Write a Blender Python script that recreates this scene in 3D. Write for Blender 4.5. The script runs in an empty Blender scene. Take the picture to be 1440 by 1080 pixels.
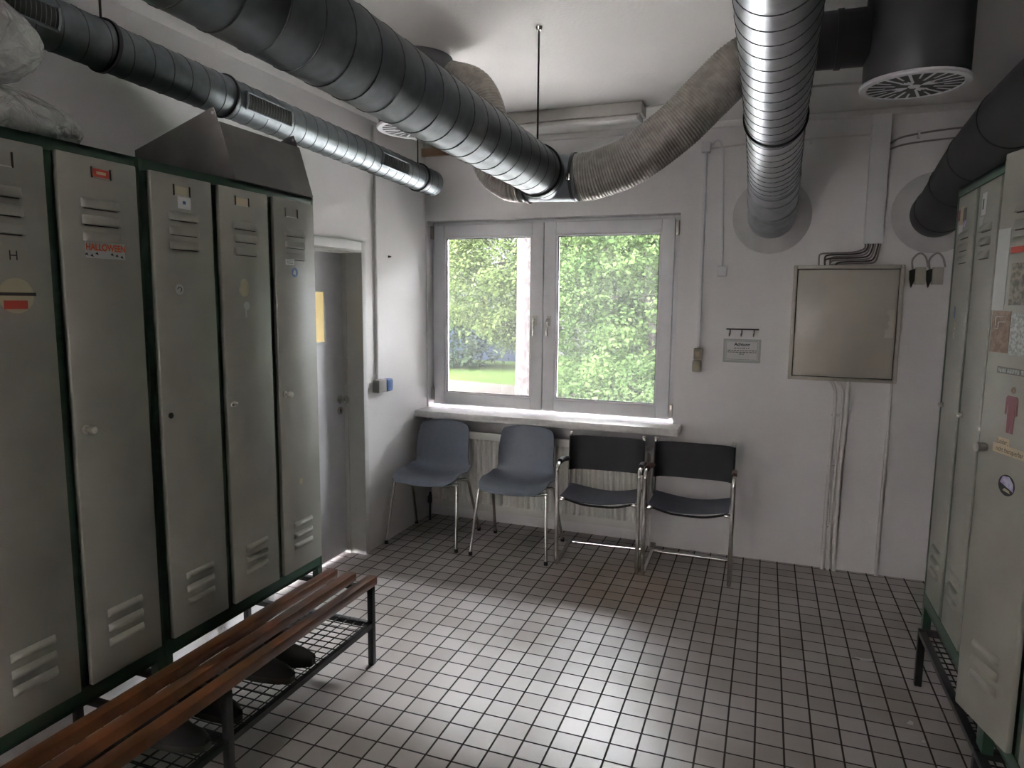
import bpy, bmesh, math, random
from mathutils import Vector, Matrix
R = math.radians
random.seed(7)
S = bpy.context.scene
COL = S.collection

# ------------------------------------------------------------------ camera, world, light, exposure
cam_d = bpy.data.cameras.new('camera'); cam = bpy.data.objects.new('camera', cam_d); COL.objects.link(cam)
cam.matrix_world = Matrix(((0.937118, -0.051411, 0.345206, 2.316355),
                           (0.348881, 0.110813, -0.930593, -4.440722),
                           (0.009589, 0.992511, 0.121781, 1.612331), (0, 0, 0, 1)))
cam_d.sensor_width = 36.0; cam_d.lens = 958.932 / 1440 * 36; cam_d.clip_start = 0.02; cam_d.clip_end = 300
S.camera = cam
W = bpy.data.worlds.new('overcast'); S.world = W; W.use_nodes = True
bg = W.node_tree.nodes['Background']
SKY = 23.0
bg.inputs[0].default_value = (0.96, 0.94, 1.0, 1); bg.inputs[1].default_value = SKY
pl = bpy.data.lights.new('window_portal', 'AREA'); pl.shape = 'RECTANGLE'; pl.size = 1.74; pl.size_y = 1.32
try: pl.cycles.is_portal = True
except Exception: pass
po = bpy.data.objects.new('window_portal', pl); COL.objects.link(po)
po.location = (0.895, 0.33, 1.5); po.rotation_euler = (R(-90), 0, 0)
p2 = bpy.data.lights.new('fill_window_portal', 'AREA'); p2.shape = 'RECTANGLE'; p2.size = .5; p2.size_y = 1.9  # portal for the added rear fill window
try: p2.cycles.is_portal = True
except Exception: pass
po2 = bpy.data.objects.new('fill_window_portal', p2); COL.objects.link(po2)
po2.location = (.97, -6.91, 1.55); po2.rotation_euler = (R(90), 0, 0)
S.view_settings.view_transform = 'Standard'; S.view_settings.look = 'None'
S.view_settings.gamma = 1; S.view_settings.use_curve_mapping = False
S.view_settings.exposure = 2.95
try:
    S.cycles.use_denoising = True
    S.cycles.max_bounces = 12; S.cycles.diffuse_bounces = 7; S.cycles.glossy_bounces = 5; S.cycles.transparent_max_bounces = 12
    S.cycles.sample_clamp_indirect = 6.0
except Exception: pass

# ------------------------------------------------------------------ materials
def mat(name, col, rough=.5, metal=0.0, col2=None, vs=6.0, bump=0.0, bs=60.0, spec=.5, emit=0.0, vr=(.4, .6)):
    m = bpy.data.materials.new(name); m.use_nodes = True
    nt = m.node_tree; b = nt.nodes['Principled BSDF']
    b.inputs['Base Color'].default_value = (*col, 1); b.inputs['Roughness'].default_value = rough
    b.inputs['Metallic'].default_value = metal; b.inputs['Specular IOR Level'].default_value = spec
    tc = nt.nodes.new('ShaderNodeTexCoord')
    c2 = col2 or tuple(c * .9 for c in col)
    n = nt.nodes.new('ShaderNodeTexNoise'); n.inputs['Scale'].default_value = vs; n.inputs['Detail'].default_value = 4
    nt.links.new(tc.outputs['Object'], n.inputs['Vector'])
    r = nt.nodes.new('ShaderNodeValToRGB'); r.color_ramp.elements[0].position = vr[0]; r.color_ramp.elements[1].position = vr[1]
    r.color_ramp.elements[0].color = (*col, 1); r.color_ramp.elements[1].color = (*c2, 1)
    nt.links.new(n.outputs[0], r.inputs[0]); nt.links.new(r.outputs[0], b.inputs['Base Color'])
    if emit:
        b.inputs['Emission Color'].default_value = (*col, 1); b.inputs['Emission Strength'].default_value = emit
    if bump:
        n2 = nt.nodes.new('ShaderNodeTexNoise'); n2.inputs['Scale'].default_value = bs; n2.inputs['Detail'].default_value = 3
        nt.links.new(tc.outputs['Object'], n2.inputs['Vector'])
        bp = nt.nodes.new('ShaderNodeBump'); bp.inputs['Strength'].default_value = bump; bp.inputs['Distance'].default_value = .01
        nt.links.new(n2.outputs[0], bp.inputs['Height']); nt.links.new(bp.outputs[0], b.inputs['Normal'])
    return m

M = {}
M['wall'] = mat('wall_paint', (.80, .785, .79), .85, col2=(.76, .745, .745), vs=1.5, bump=.16, bs=110)
M['wall2'] = mat('bounce_cut_grey', (.22, .22, .21), .8, col2=(.19, .19, .185), vs=1.5, bump=.16, bs=110)  # unseen right and rear walls darkened to cut bounced light
M['ceil'] = mat('ceiling_paint', (.80, .785, .77), .9, col2=(.76, .745, .73), vs=1.2, bump=.2, bs=70)
M['white'] = mat('white_plastic', (.74, .74, .76), .35, col2=(.70, .70, .72))
M['doorw'] = mat('door_white', (.70, .70, .73), .4, col2=(.66, .66, .69))
M['casing'] = mat('casing_paint', (.66, .66, .66), .45, col2=(.6, .6, .6))
M['jamb'] = mat('jamb_paint', (.50, .49, .46), .5, col2=(.46, .45, .42))
M['sill'] = mat('sill_stone', (.76, .74, .72), .3, col2=(.68, .66, .65), vs=40)
M['locker'] = mat('locker_beige', (.30, .295, .255), .42, col2=(.27, .262, .228), vs=5, bump=.05, bs=200)
M['green'] = mat('locker_green', (.035, .085, .055), .4, col2=(.03, .07, .045))
M['dark'] = mat('dark_slots_and_parts', (.03, .035, .03), .7)  # stands in for shade in slots and by outlets; also real dark parts
M['wood'] = mat('varnished_wood', (.17, .060, .024), .3, col2=(.09, .032, .014), vs=5)
M['black'] = mat('black_steel', (.012, .012, .014), .45)
M['chrome'] = mat('chrome', (.72, .70, .68), .18, 1.0, col2=(.6, .58, .55))
M['knob'] = mat('satin_nickel', (.42, .41, .39), .35, .6)
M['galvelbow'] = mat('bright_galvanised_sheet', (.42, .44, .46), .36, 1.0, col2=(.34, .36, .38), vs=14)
M['brass'] = mat('worn_nickel', (.55, .53, .48), .3, 1.0)
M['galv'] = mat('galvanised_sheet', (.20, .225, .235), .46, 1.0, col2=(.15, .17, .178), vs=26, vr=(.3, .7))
M['seam'] = mat('duct_seam', (.10, .11, .115), .5, .8)  # ridge shading put into the colour, darker than the sheet
M['darkduct'] = mat('dark_duct', (.035, .037, .042), .42, .3)
M['flex'] = mat('flexible_aluminium', (.34, .315, .285), .5, .55, col2=(.26, .24, .22), vs=30)
M['plenum'] = mat('plenum_sheet', (.10, .105, .11), .5, .6)
M['rubber'] = mat('black_rubber', (.012, .012, .013), .6)
M['shell'] = mat('grey_shell_plastic', (.17, .19, .235), .42, col2=(.155, .175, .215), vs=40, bump=.08, bs=300)
M['leather'] = mat('black_leather', (.075, .083, .112), .42, col2=(.09, .098, .125), vs=30, bump=.15, bs=120)
M['backcloth'] = mat('black_back_cloth', (.006, .007, .011), .6)
M['armwood'] = mat('brown_arm_pad', (.11, .045, .032), .4)
M['rad'] = mat('radiator_enamel', (.72, .705, .67), .45, col2=(.67, .655, .62))
M['cab'] = mat('cabinet_enamel', (.50, .465, .40), .30, col2=(.45, .42, .365), vs=3)
M['latch'] = mat('latch_plastic', (.56, .525, .46), .4)
M['beige'] = mat('beige_plastic', (.36, .34, .27), .45)
M['pipe'] = mat('painted_pipe', (.74, .72, .70), .5, col2=(.68, .66, .64))
M['cable'] = mat('grey_cable', (.30, .285, .27), .6)
M['dcable'] = mat('dark_cable', (.06, .055, .05), .6)
M['hood'] = mat('hood_sheet', (.15, .143, .135), .8, col2=(.115, .11, .105))
M['bag'] = mat('plastic_film', (.46, .47, .45), .25, col2=(.34, .35, .335), vs=10, bump=.7, bs=17, spec=.8)
for n_ in M['bag'].node_tree.nodes:
    if n_.type == 'BUMP': n_.inputs['Distance'].default_value = .035
    if n_.type == 'TEX_NOISE': n_.inputs['Distortion'].default_value = 1.6
M['shoe'] = mat('dark_leather', (.012, .011, .012), .8)
M['shoesole'] = mat('shoe_sole', (.035, .030, .026), .7)
M['paper'] = mat('paper', (.62, .62, .62), .7)
M['ink'] = mat('ink', (.02, .02, .025), .7)
M['red'] = mat('red_print', (.40, .05, .035), .6)
M['orange'] = mat('orange_print', (.62, .11, .03), .6)
M['blue'] = mat('blue_plastic', (.03, .09, .28), .4)
M['cream'] = mat('cream_paper', (.52, .43, .30), .7)
M['stain'] = mat('glue_residue', (.42, .38, .26), .6)
M['pale'] = mat('pale_tape', (.43, .45, .445), .5)
M['silver'] = mat('silver_print', (.42, .45, .44), .45, col2=(.22, .24, .23), vs=120)
M['brownp'] = mat('brown_print', (.25, .19, .15), .6, col2=(.18, .12, .09), vs=60)
M['photo'] = mat('photo_print', (.10, .10, .08), .5, col2=(.28, .25, .2), vs=70)
M['pink'] = mat('pink_print', (.21, .085, .10), .6)
M['purple'] = mat('purple_print', (.32, .22, .50), .5, col2=(.5, .5, .65), vs=60)
M['grey'] = mat('grey_print', (.12, .115, .11), .6)
M['lampc'] = mat('lamp_housing', (.55, .53, .50), .45)
M['lampd'] = mat('lamp_diffuser', (.72, .70, .68), .3)
M['bat'] = mat('brown_batten', (.20, .125, .075), .6)
M['glow'] = mat('lit_door_glass', (.80, .62, .28), .4, emit=.075)
M['bark'] = mat('bark', (.0155, .0132, .0128), .9, col2=(.009, .0076, .0074), vs=20, bump=.8, bs=18, spec=0)
M['grass'] = mat('grass', (.0095, .014, .004), .9, col2=(.007, .011, .003), vs=3, spec=0)
M['path'] = mat('pale_gravel', (.0155, .0135, .012), .9, col2=(.013, .0115, .010), vs=30, spec=0)
M['bounceyard'] = mat('bounce_concrete', (.24, .23, .22), .9, col2=(.21, .20, .19), vs=3, spec=0)
M['skyscreen'] = mat('sky_screen_render', (.021, .0208, .0205), .9, spec=0)  # for the slabs added outside to block sky
M['bluefence'] = mat('blue_fence', (.0075, .0105, .0165), .7, spec=0)

def leafmat(name, c1, c2, tr=.45):
    m = bpy.data.materials.new(name); m.use_nodes = True; nt = m.node_tree; nt.nodes.clear()
    o = nt.nodes.new('ShaderNodeOutputMaterial'); mx = nt.nodes.new('ShaderNodeMixShader')
    d = nt.nodes.new('ShaderNodeBsdfDiffuse'); t = nt.nodes.new('ShaderNodeBsdfTranslucent')
    tc = nt.nodes.new('ShaderNodeTexCoord'); n = nt.nodes.new('ShaderNodeTexNoise'); n.inputs['Scale'].default_value = 2.5
    r = nt.nodes.new('ShaderNodeValToRGB'); r.color_ramp.elements[0].color = (*c1, 1); r.color_ramp.elements[1].color = (*c2, 1)
    r.color_ramp.elements[0].position = .38; r.color_ramp.elements[1].position = .62
    nt.links.new(tc.outputs['Object'], n.inputs[0]); nt.links.new(n.outputs[0], r.inputs[0])
    nt.links.new(r.outputs[0], d.inputs[0]); nt.links.new(r.outputs[0], t.inputs[0])
    mx.inputs[0].default_value = tr; nt.links.new(d.outputs[0], mx.inputs[1]); nt.links.new(t.outputs[0], mx.inputs[2])
    nt.links.new(mx.outputs[0], o.inputs[0]); return m
M['leafA'] = leafmat('leaf_green', (.0105, .0185, .006), (.020, .030, .0105))
M['leafB'] = leafmat('leaf_yellow_green', (.015, .022, .007), (.026, .034, .0125))
M['leafC'] = leafmat('leaf_dark', (.007, .012, .006), (.011, .017, .009))

def glassmat():
    m = bpy.data.materials.new('hazy_glass'); m.use_nodes = True; nt = m.node_tree; nt.nodes.clear()
    o = nt.nodes.new('ShaderNodeOutputMaterial')
    t = nt.nodes.new('ShaderNodeBsdfTransparent'); t.inputs[0].default_value = (.95, .97, .96, 1)
    g = nt.nodes.new('ShaderNodeBsdfGlossy'); g.inputs['Roughness'].default_value = .02
    d = nt.nodes.new('ShaderNodeBsdfTranslucent'); d.inputs[0].default_value = (.9, .9, .92, 1)  # faint translucent veil mixed in for the hazed look
    f = nt.nodes.new('ShaderNodeFresnel'); f.inputs[0].default_value = 1.45
    a = nt.nodes.new('ShaderNodeMixShader'); b = nt.nodes.new('ShaderNodeMixShader')
    tc = nt.nodes.new('ShaderNodeTexCoord'); n = nt.nodes.new('ShaderNodeTexNoise'); n.inputs['Scale'].default_value = 3
    mr = nt.nodes.new('ShaderNodeMapRange'); mr.inputs[3].default_value = .004; mr.inputs[4].default_value = .0075
    nt.links.new(tc.outputs['Object'], n.inputs[0]); nt.links.new(n.outputs[0], mr.inputs[0]); nt.links.new(mr.outputs[0], b.inputs[0])
    nt.links.new(f.outputs[0], a.inputs[0]); nt.links.new(t.outputs[0], a.inputs[1]); nt.links.new(g.outputs[0], a.inputs[2])
    nt.links.new(a.outputs[0], b.inputs[1]); nt.links.new(d.outputs[0], b.inputs[2]); nt.links.new(b.outputs[0], o.inputs[0])
    return m
M['glass'] = glassmat()
M['fillblind'] = leafmat('fill_blind_cloth', (.84, .80, .775), (.82, .78, .755), .97)  # lets fill light through the added rear window

def tilemat():
    m = bpy.data.materials.new('floor_tiles'); m.use_nodes = True; nt = m.node_tree; L = nt.links.new
    b = nt.nodes['Principled BSDF']
    g = nt.nodes.new('ShaderNodeNewGeometry'); sx = nt.nodes.new('ShaderNodeSeparateXYZ'); L(g.outputs['Position'], sx.inputs[0])
    def mth(op, a, b_=None, c=None):
        n = nt.nodes.new('ShaderNodeMath'); n.operation = op
        for i, v in enumerate((a, b_, c)):
            if v is None: continue
            if isinstance(v, (int, float)): n.inputs[i].default_value = v
            else: L(v, n.inputs[i])
        return n.outputs[0]
    def cell(sock, off):
        s = mth('MULTIPLY', mth('ADD', sock, off), 10.0)
        fl = mth('FLOOR', s); fr = mth('SUBTRACT', s, fl)
        edge = mth('MINIMUM', fr, mth('SUBTRACT', 1.0, fr))
        return fl, edge
    ix, ex = cell(sx.outputs[0], -.055 + 10); iy, ey = cell(sx.outputs[1], .03 + 20)
    e = mth('MINIMUM', ex, ey)
    jn = nt.nodes.new('ShaderNodeMapRange'); L(e, jn.inputs[0]); jn.inputs[1].default_value = .026; jn.inputs[2].default_value = .045
    cmb = nt.nodes.new('ShaderNodeCombineXYZ'); L(ix, cmb.inputs[0]); L(iy, cmb.inputs[1])
    wn = nt.nodes.new('ShaderNodeTexWhiteNoise'); L(cmb.outputs[0], wn.inputs[0])
    ra = nt.nodes.new('ShaderNodeValToRGB'); L(wn.outputs[0], ra.inputs[0])
    ra.color_ramp.elements[0].color = (.34, .305, .285, 1); ra.color_ramp.elements[1].color = (.46, .43, .415, 1)
    sp = nt.nodes.new('ShaderNodeTexNoise'); sp.inputs['Scale'].default_value = 420; L(g.outputs['Position'], sp.inputs[0])
    sr = nt.nodes.new('ShaderNodeMapRange'); L(sp.outputs[0], sr.inputs[0]); sr.inputs[1].default_value = .35; sr.inputs[2].default_value = .65; sr.inputs[3].default_value = .78; sr.inputs[4].default_value = 1.2
    mx = nt.nodes.new('ShaderNodeMix'); mx.data_type = 'RGBA'; mx.blend_type = 'MULTIPLY'; mx.inputs[0].default_value = 1
    L(ra.outputs[0], mx.inputs[6]); L(sr.outputs[0], mx.inputs[7])
    # random brown patches
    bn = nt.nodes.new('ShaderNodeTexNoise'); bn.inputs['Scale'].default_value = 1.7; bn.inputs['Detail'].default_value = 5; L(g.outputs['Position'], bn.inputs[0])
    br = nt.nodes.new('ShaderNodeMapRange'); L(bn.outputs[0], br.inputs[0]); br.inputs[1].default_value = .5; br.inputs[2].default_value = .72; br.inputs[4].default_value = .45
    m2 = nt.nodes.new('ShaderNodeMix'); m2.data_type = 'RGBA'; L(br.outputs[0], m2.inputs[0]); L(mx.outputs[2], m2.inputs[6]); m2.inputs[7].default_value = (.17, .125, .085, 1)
    ds = nt.nodes.new('ShaderNodeVectorMath'); ds.operation = 'DISTANCE'; ds.inputs[1].default_value = (1.62, -.70, 0); L(g.outputs['Position'], ds.inputs[0])  # brown tint by the armchairs, fading outwards, broken up by noise
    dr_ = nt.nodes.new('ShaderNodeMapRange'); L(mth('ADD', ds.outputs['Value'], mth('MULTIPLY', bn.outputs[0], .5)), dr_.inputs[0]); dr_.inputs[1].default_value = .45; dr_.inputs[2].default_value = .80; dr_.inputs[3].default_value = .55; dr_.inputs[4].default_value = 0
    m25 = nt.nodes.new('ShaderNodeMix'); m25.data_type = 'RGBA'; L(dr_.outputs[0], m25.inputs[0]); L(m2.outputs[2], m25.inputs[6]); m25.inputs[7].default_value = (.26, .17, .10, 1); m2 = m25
    m3 = nt.nodes.new('ShaderNodeMix'); m3.data_type = 'RGBA'; L(jn.outputs[0], m3.inputs[0]); m3.inputs[6].default_value = (.022, .018, .016, 1); L(m2.outputs[2], m3.inputs[7])
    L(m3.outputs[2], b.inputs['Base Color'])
    rr = nt.nodes.new('ShaderNodeMapRange'); L(jn.outputs[0], rr.inputs[0]); rr.inputs[3].default_value = .9; rr.inputs[4].default_value = .33
    L(rr.outputs[0], b.inputs['Roughness'])
    bp = nt.nodes.new('ShaderNodeBump'); bp.inputs['Strength'].default_value = .5; bp.inputs['Distance'].default_value = .002
    L(jn.outputs[0], bp.inputs['Height']); L(bp.outputs[0], b.inputs['Normal'])
    return m
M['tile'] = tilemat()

# ------------------------------------------------------------------ mesh builder
class MB:
    def __init__(s): s.bm = bmesh.new(); s.mats = []; s.flat = False
    def mi(s, m):
        m = M[m] if isinstance(m, str) else m
        if m not in s.mats: s.mats.append(m)
        return s.mats.index(m)
    def _add(s, vs, fs, m, smooth=True, X=None):
        i = s.mi(m); V = [s.bm.verts.new(X @ Vector(v) if X else v) for v in vs]
        out = []
        for f in fs:
            try:
                q = s.bm.faces.new([V[k] for k in f]); q.material_index = i; q.smooth = smooth; out.append(q)
            except ValueError: pass
        return V, out
    def box(s, x0, x1, y0, y1, z0, z1, m, bev=0.0, X=None, seg=2):
        vs = [(x, y, z) for x in (x0, x1) for y in (y0, y1) for z in (z0, z1)]
        fs = [(0, 1, 3, 2), (4, 6, 7, 5), (0, 4, 5, 1), (2, 3, 7, 6), (0, 2, 6, 4), (1, 5, 7, 3)]
        V, F = s._add(vs, fs, m, True, X)
        if bev:
            es = list({e for f in F for e in f.edges})
            bmesh.ops.bevel(s.bm, geom=es, offset=bev, segments=seg, profile=.5, affect='EDGES', clamp_overlap=True)
        return s
    def prism(s, poly, d, m, X=None):                      # poly: 3D points, d: extrusion vector
        n = len(poly); d = Vector(d); vs = [Vector(p) for p in poly] + [Vector(p) + d for p in poly]
        fs = [tuple(range(n))[::-1], tuple(range(n, 2 * n))] + [(i, (i + 1) % n, n + (i + 1) % n, n + i) for i in range(n)]
        s._add(vs, fs, m, True, X); return s
    def poly(s, pts, m, X=None): s._add(pts, [tuple(range(len(pts)))], m, False, X); return s
    def tube(s, pts, r, m, seg=12, cap=True, closed=False, X=None):
        P = [Vector(p) for p in pts]; n = len(P)
        rs = r if isinstance(r, (list, tuple)) else [r] * n
        T = []
        for i in range(n):
            a = P[(i - 1) % n] if closed or i > 0 else P[i]; b = P[(i + 1) % n] if closed or i < n - 1 else P[i]
            T.append((b - a).normalized())
        u = T[0].orthogonal().normalized(); vs = []
        for i in range(n):
            u = (u - T[i] * u.dot(T[i])).normalized(); w = T[i].cross(u)
            for k in range(seg):
                a = 2 * math.pi * k / seg; vs.append(P[i] + (u * math.cos(a) + w * math.sin(a)) * rs[i])
        fs = []
        for i in range(n if closed else n - 1):
            j = (i + 1) % n
            for k in range(seg): fs.append((i * seg + k, i * seg + (k + 1) % seg, j * seg + (k + 1) % seg, j * seg + k))
        if cap and not closed: fs += [tuple(range(seg))[::-1], tuple(range((n - 1) * seg, n * seg))]
        s._add(vs, fs, m, True, X); return s
    def lathe(s, prof, o, ax, m, seg=24, X=None, ring=False):          # prof [(radius, height)]
        o = Vector(o); ax = Vector(ax).normalized(); u = ax.orthogonal().normalized(); w = ax.cross(u); vs = []; fs = []
        for r, h in prof:
            for k in range(seg):
                a = 2 * math.pi * k / seg; vs.append(o + ax * h + (u * math.cos(a) + w * math.sin(a)) * max(r, 1e-5))
        for i in range(len(prof) - 1):
            for k in range(seg): fs.append((i * seg + k, i * seg + (k + 1) % seg, (i + 1) * seg + (k + 1) % seg, (i + 1) * seg + k))
        if ring:
            q = (len(prof) - 1) * seg
            for k in range(seg): fs.append((q + k, q + (k + 1) % seg, (k + 1) % seg, k))
        else: fs += [tuple(range(seg))[::-1], tuple(range((len(prof) - 1) * seg, len(prof) * seg))]
        s._add(vs, fs, m, True, X); return s
    def cyl(s, a, b, r, m, seg=16, X=None): return s.tube([a, b], r, m, seg, True, False, X)
    def sheet(s, g, th, m, X=None):                        # g[i][j] points; thickness th
        ni, nj = len(g), len(g[0]); G = [[Vector(p) for p in row] for row in g]; top = []; bot = []
        for i in range(ni):
            for j in range(nj):
                a = G[min(i + 1, ni - 1)][j] - G[max(i - 1, 0)][j]; b = G[i][min(j + 1, nj - 1)] - G[i][max(j - 1, 0)]
                n = a.cross(b); n = n.normalized() if n.length > 1e-9 else Vector((0, 0, 1))
                top.append(G[i][j] + n * th / 2); bot.append(G[i][j] - n * th / 2)
        N = ni * nj; fs = []; idx = lambda i, j: i * nj + j
        for i in range(ni - 1):
            for j in range(nj - 1):
                q = (idx(i, j), idx(i + 1, j), idx(i + 1, j + 1), idx(i, j + 1)); fs.append(q); fs.append(tuple(N + k for k in q[::-1]))
        rim = [idx(i, 0) for i in range(ni)] + [idx(ni - 1, j) for j in range(1, nj)] + [idx(i, nj - 1) for i in range(ni - 2, -1, -1)] + [idx(0, j) for j in range(nj - 2, 0, -1)]
        for k in range(len(rim)):
            a, b = rim[k], rim[(k + 1) % len(rim)]; fs.append((a, b, N + b, N + a))
        s._add(top + bot, fs, m, True, X); return s
    def text(s, body, size, pos, right, up, m, align='CENTER', depth=.0004, stretch=1.0, bold=0.0):
        c = bpy.data.curves.new('lettering', 'FONT'); c.body = body; c.size = 1; c.align_x = align; c.align_y = 'CENTER'; c.extrude = 0; c.offset = bold
        o = bpy.data.objects.new('lettering', c); me = bpy.data.meshes.new_from_object(o)
        rt = Vector(right).normalized(); u = Vector(up).normalized(); n = rt.cross(u); p = Vector(pos) + n * depth
        vs = [p + rt * v.co.x * size * stretch + u * v.co.y * size for v in me.vertices]
        s._add(vs, [tuple(f.vertices) for f in me.polygons], m, False)
        bpy.data.objects.remove(o); bpy.data.curves.remove(c); bpy.data.meshes.remove(me); return s
    def build(s, name, parent=None, org=None, recalc=True, ang=38):
        if recalc: bmesh.ops.recalc_face_normals(s.bm, faces=s.bm.faces)
        if org is None: org = ORG.get(parent.name, Vector((0, 0, 0))) if parent else Vector((0, 0, 0))
        org = Vector(org)
        if org.length: bmesh.ops.translate(s.bm, verts=s.bm.verts, vec=-org)
        me = bpy.data.meshes.new(name); s.bm.to_mesh(me); s.bm.free()
        for m in s.mats: me.materials.append(m)
        me.set_sharp_from_angle(angle=R(ang))
        o = bpy.data.objects.new(name, me); COL.objects.link(o)
        if parent: o.parent = parent; ORG[o.name] = org
        else: o.location = org; ORG[o.name] = org
        return o
ORG = {}
def tag(o, label=None, cat=None, group=None, kind=None):
    if label: o['label'] = label
    if cat: o['category'] = cat
    if group: o['group'] = group
    if kind: o['kind'] = kind
    return o
def thing(name, loc, label, cat, group=None, kind=None):
    o = bpy.data.objects.new(name, None); o.empty_display_size = .1; COL.objects.link(o); o.location = loc
    ORG[o.name] = Vector(loc); return tag(o, label, cat, group, kind)
def dup(o, parent=None):
    c = o.copy(); COL.objects.link(c)
    if parent: c.parent = parent
    for ch in list(o.children): dup(ch, c)
    return c
def bez(pts, n=8):                                         # Catmull-Rom through points
    P = [Vector(p) for p in pts]; P = [2 * P[0] - P[1]] + P + [2 * P[-1] - P[-2]]; out = []
    for i in range(1, len(P) - 2):
        for k in range(n):
            t = k / n; a, b, c, d = P[i - 1:i + 3]
            out.append(.5 * (2 * b + (c - a) * t + (2 * a - 5 * b + 4 * c - d) * t * t + (3 * b - a - 3 * c + d) * t ** 3))
    return out + [P[-2]]
def fillet(pts, r, n=6):                                   # polyline with rounded corners
    P = [Vector(p) for p in pts]; out = [P[0]]
    for i in range(1, len(P) - 1):
        a = (P[i - 1] - P[i]); b = (P[i + 1] - P[i]); q = min(r, a.length * .49, b.length * .49)
        s_, e = P[i] + a.normalized() * q, P[i] + b.normalized() * q
        for k in range(n + 1):
            t = k / n; out.append(s_ * (1 - t) ** 2 + P[i] * 2 * t * (1 - t) + e * t * t)
    return out + [P[-1]]

# ------------------------------------------------------------------ room shell
H = 2.69; XR = 3.53; YR = -6.6
QX0, QX1, QZ0, QZ1 = .72, 1.22, .6, 2.5                 # added fill window, in the rear wall behind the viewer
def struct(name, mb, parent=None, **k):
    o = mb.build(name, parent, **k)
    if not parent: o['kind'] = 'structure'
    return o
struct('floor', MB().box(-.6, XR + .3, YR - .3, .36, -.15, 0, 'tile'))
struct('ceiling', MB().box(-.6, XR + .3, YR - .3, .36, H, H + .2, 'ceil'))
b = MB()
b.box(-.6, .012, 0, .3, 0, H, 'wall').box(.012, 1.78, 0, .3, 2.165, H, 'wall').box(1.78, XR + .3, 0, .3, 0, H, 'wall')
b.box(1.70, 1.78, 0, .3, 0, .79, 'wall').box(.012, 1.70, .06, .3, 0, .79, 'wall')
struct('wall_back', b)
b = MB(); DY0, DY1, DZ = -1.72, -.85, 1.90
b.box(-.3, 0, DY1, 0, 0, H, 'wall').box(-.3, 0, DY0, DY1, DZ, H, 'wall').box(-.3, 0, YR, DY0, 0, H, 'wall')
struct('wall_left', b)
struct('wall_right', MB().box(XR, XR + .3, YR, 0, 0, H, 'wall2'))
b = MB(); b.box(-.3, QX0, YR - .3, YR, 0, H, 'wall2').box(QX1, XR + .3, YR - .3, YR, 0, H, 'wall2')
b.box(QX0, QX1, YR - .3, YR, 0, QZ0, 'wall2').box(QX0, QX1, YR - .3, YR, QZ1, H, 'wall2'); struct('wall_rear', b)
struct('trim_1', MB().box(.0005, 1.834, -.185, .075, .782, .829, 'sill', .004))                    # window board
struct('trim_2', MB().box(0, XR, -.035, 0, H - .035, H, 'ceil', .006))                             # ceiling cornice

# window
w1 = thing('window_1', (.895, .06, .83), 'two-casement white window above the radiator, trees outside', 'window', kind='structure')
def rect_frame(b, x0, x1, z0, z1, y0, y1, t, m, bev=.004):
    b.box(x0, x0 + t, y0, y1, z0, z1, m, bev).box(x1 - t, x1, y0, y1, z0, z1, m, bev)
    b.box(x0 + t, x1 - t, y0, y1, z0, z0 + t, m, bev).box(x0 + t, x1 - t, y0, y1, z1 - t, z1, m, bev)
b = MB(); rect_frame(b, .013, 1.779, .83, 2.164, .085, .15, .045, 'white'); b.box(.845, .895, .085, .15, .86, 2.12, 'white')
b.build('window_frame', w1)
for k, (x0, x1) in enumerate(((.036, .868), (.873, 1.742))):
    b = MB(); rect_frame(b, x0, x1, .845, 2.14, .055, .12, .082, 'white', .006)
    rect_frame(b, x0 + .082, x1 - .082, .927, 2.058, .062, .11, .012, 'white', .002)
    so = b.build('casement', w1)
    b = MB(); rect_frame(b, x0 + .094, x1 - .094, .939, 2.046, .074, .088, .005, 'rubber', 0); b.build('gasket', so)
    MB().box(x0 + .09, x1 - .09, .080, .084, .935, 2.05, 'glass').build('pane', so)
    hx = .815 if k == 0 else .914
    b = MB(); b.box(hx - .014, hx + .014, .045, .056, 1.44, 1.51, 'brass', .003)
    b.tube(fillet([(hx, .05, 1.487), (hx, .012, 1.487), (hx, .008, 1.37)], .02), .009, 'chrome', 10)
    b.build('window_handle', w1)
for x, z in ((1.758, 2.08), (1.758, .90), (.024, 2.09), (.024, .92)):
    MB().box(x - .010, x + .010, .045, .085, z - .045, z + .045, 'brass', .003).build('hinge', w1)

# window added out of view to light the back wall and chairs
w2 = thing('fill_window', (.97, YR - .1, QZ0), 'added unseen window with translucent blind behind the viewer, fills the back wall with light', 'window', kind='structure')
b = MB(); rect_frame(b, QX0, QX1, QZ0, QZ1, YR - .15, YR - .08, .07, 'white'); b.build('window_frame', w2)  # frame of the added fill window
MB().box(QX0 + .06, QX1 - .06, YR - .117, YR - .113, QZ0 + .06, QZ1 - .06, 'glass').build('pane', w2)  # pane of the added fill window
MB().box(QX0 + .02, QX1 - .02, YR - .062, YR - .06, QZ0 + .01, QZ1 - .01, 'fillblind').build('fill_blind', w2)

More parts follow.
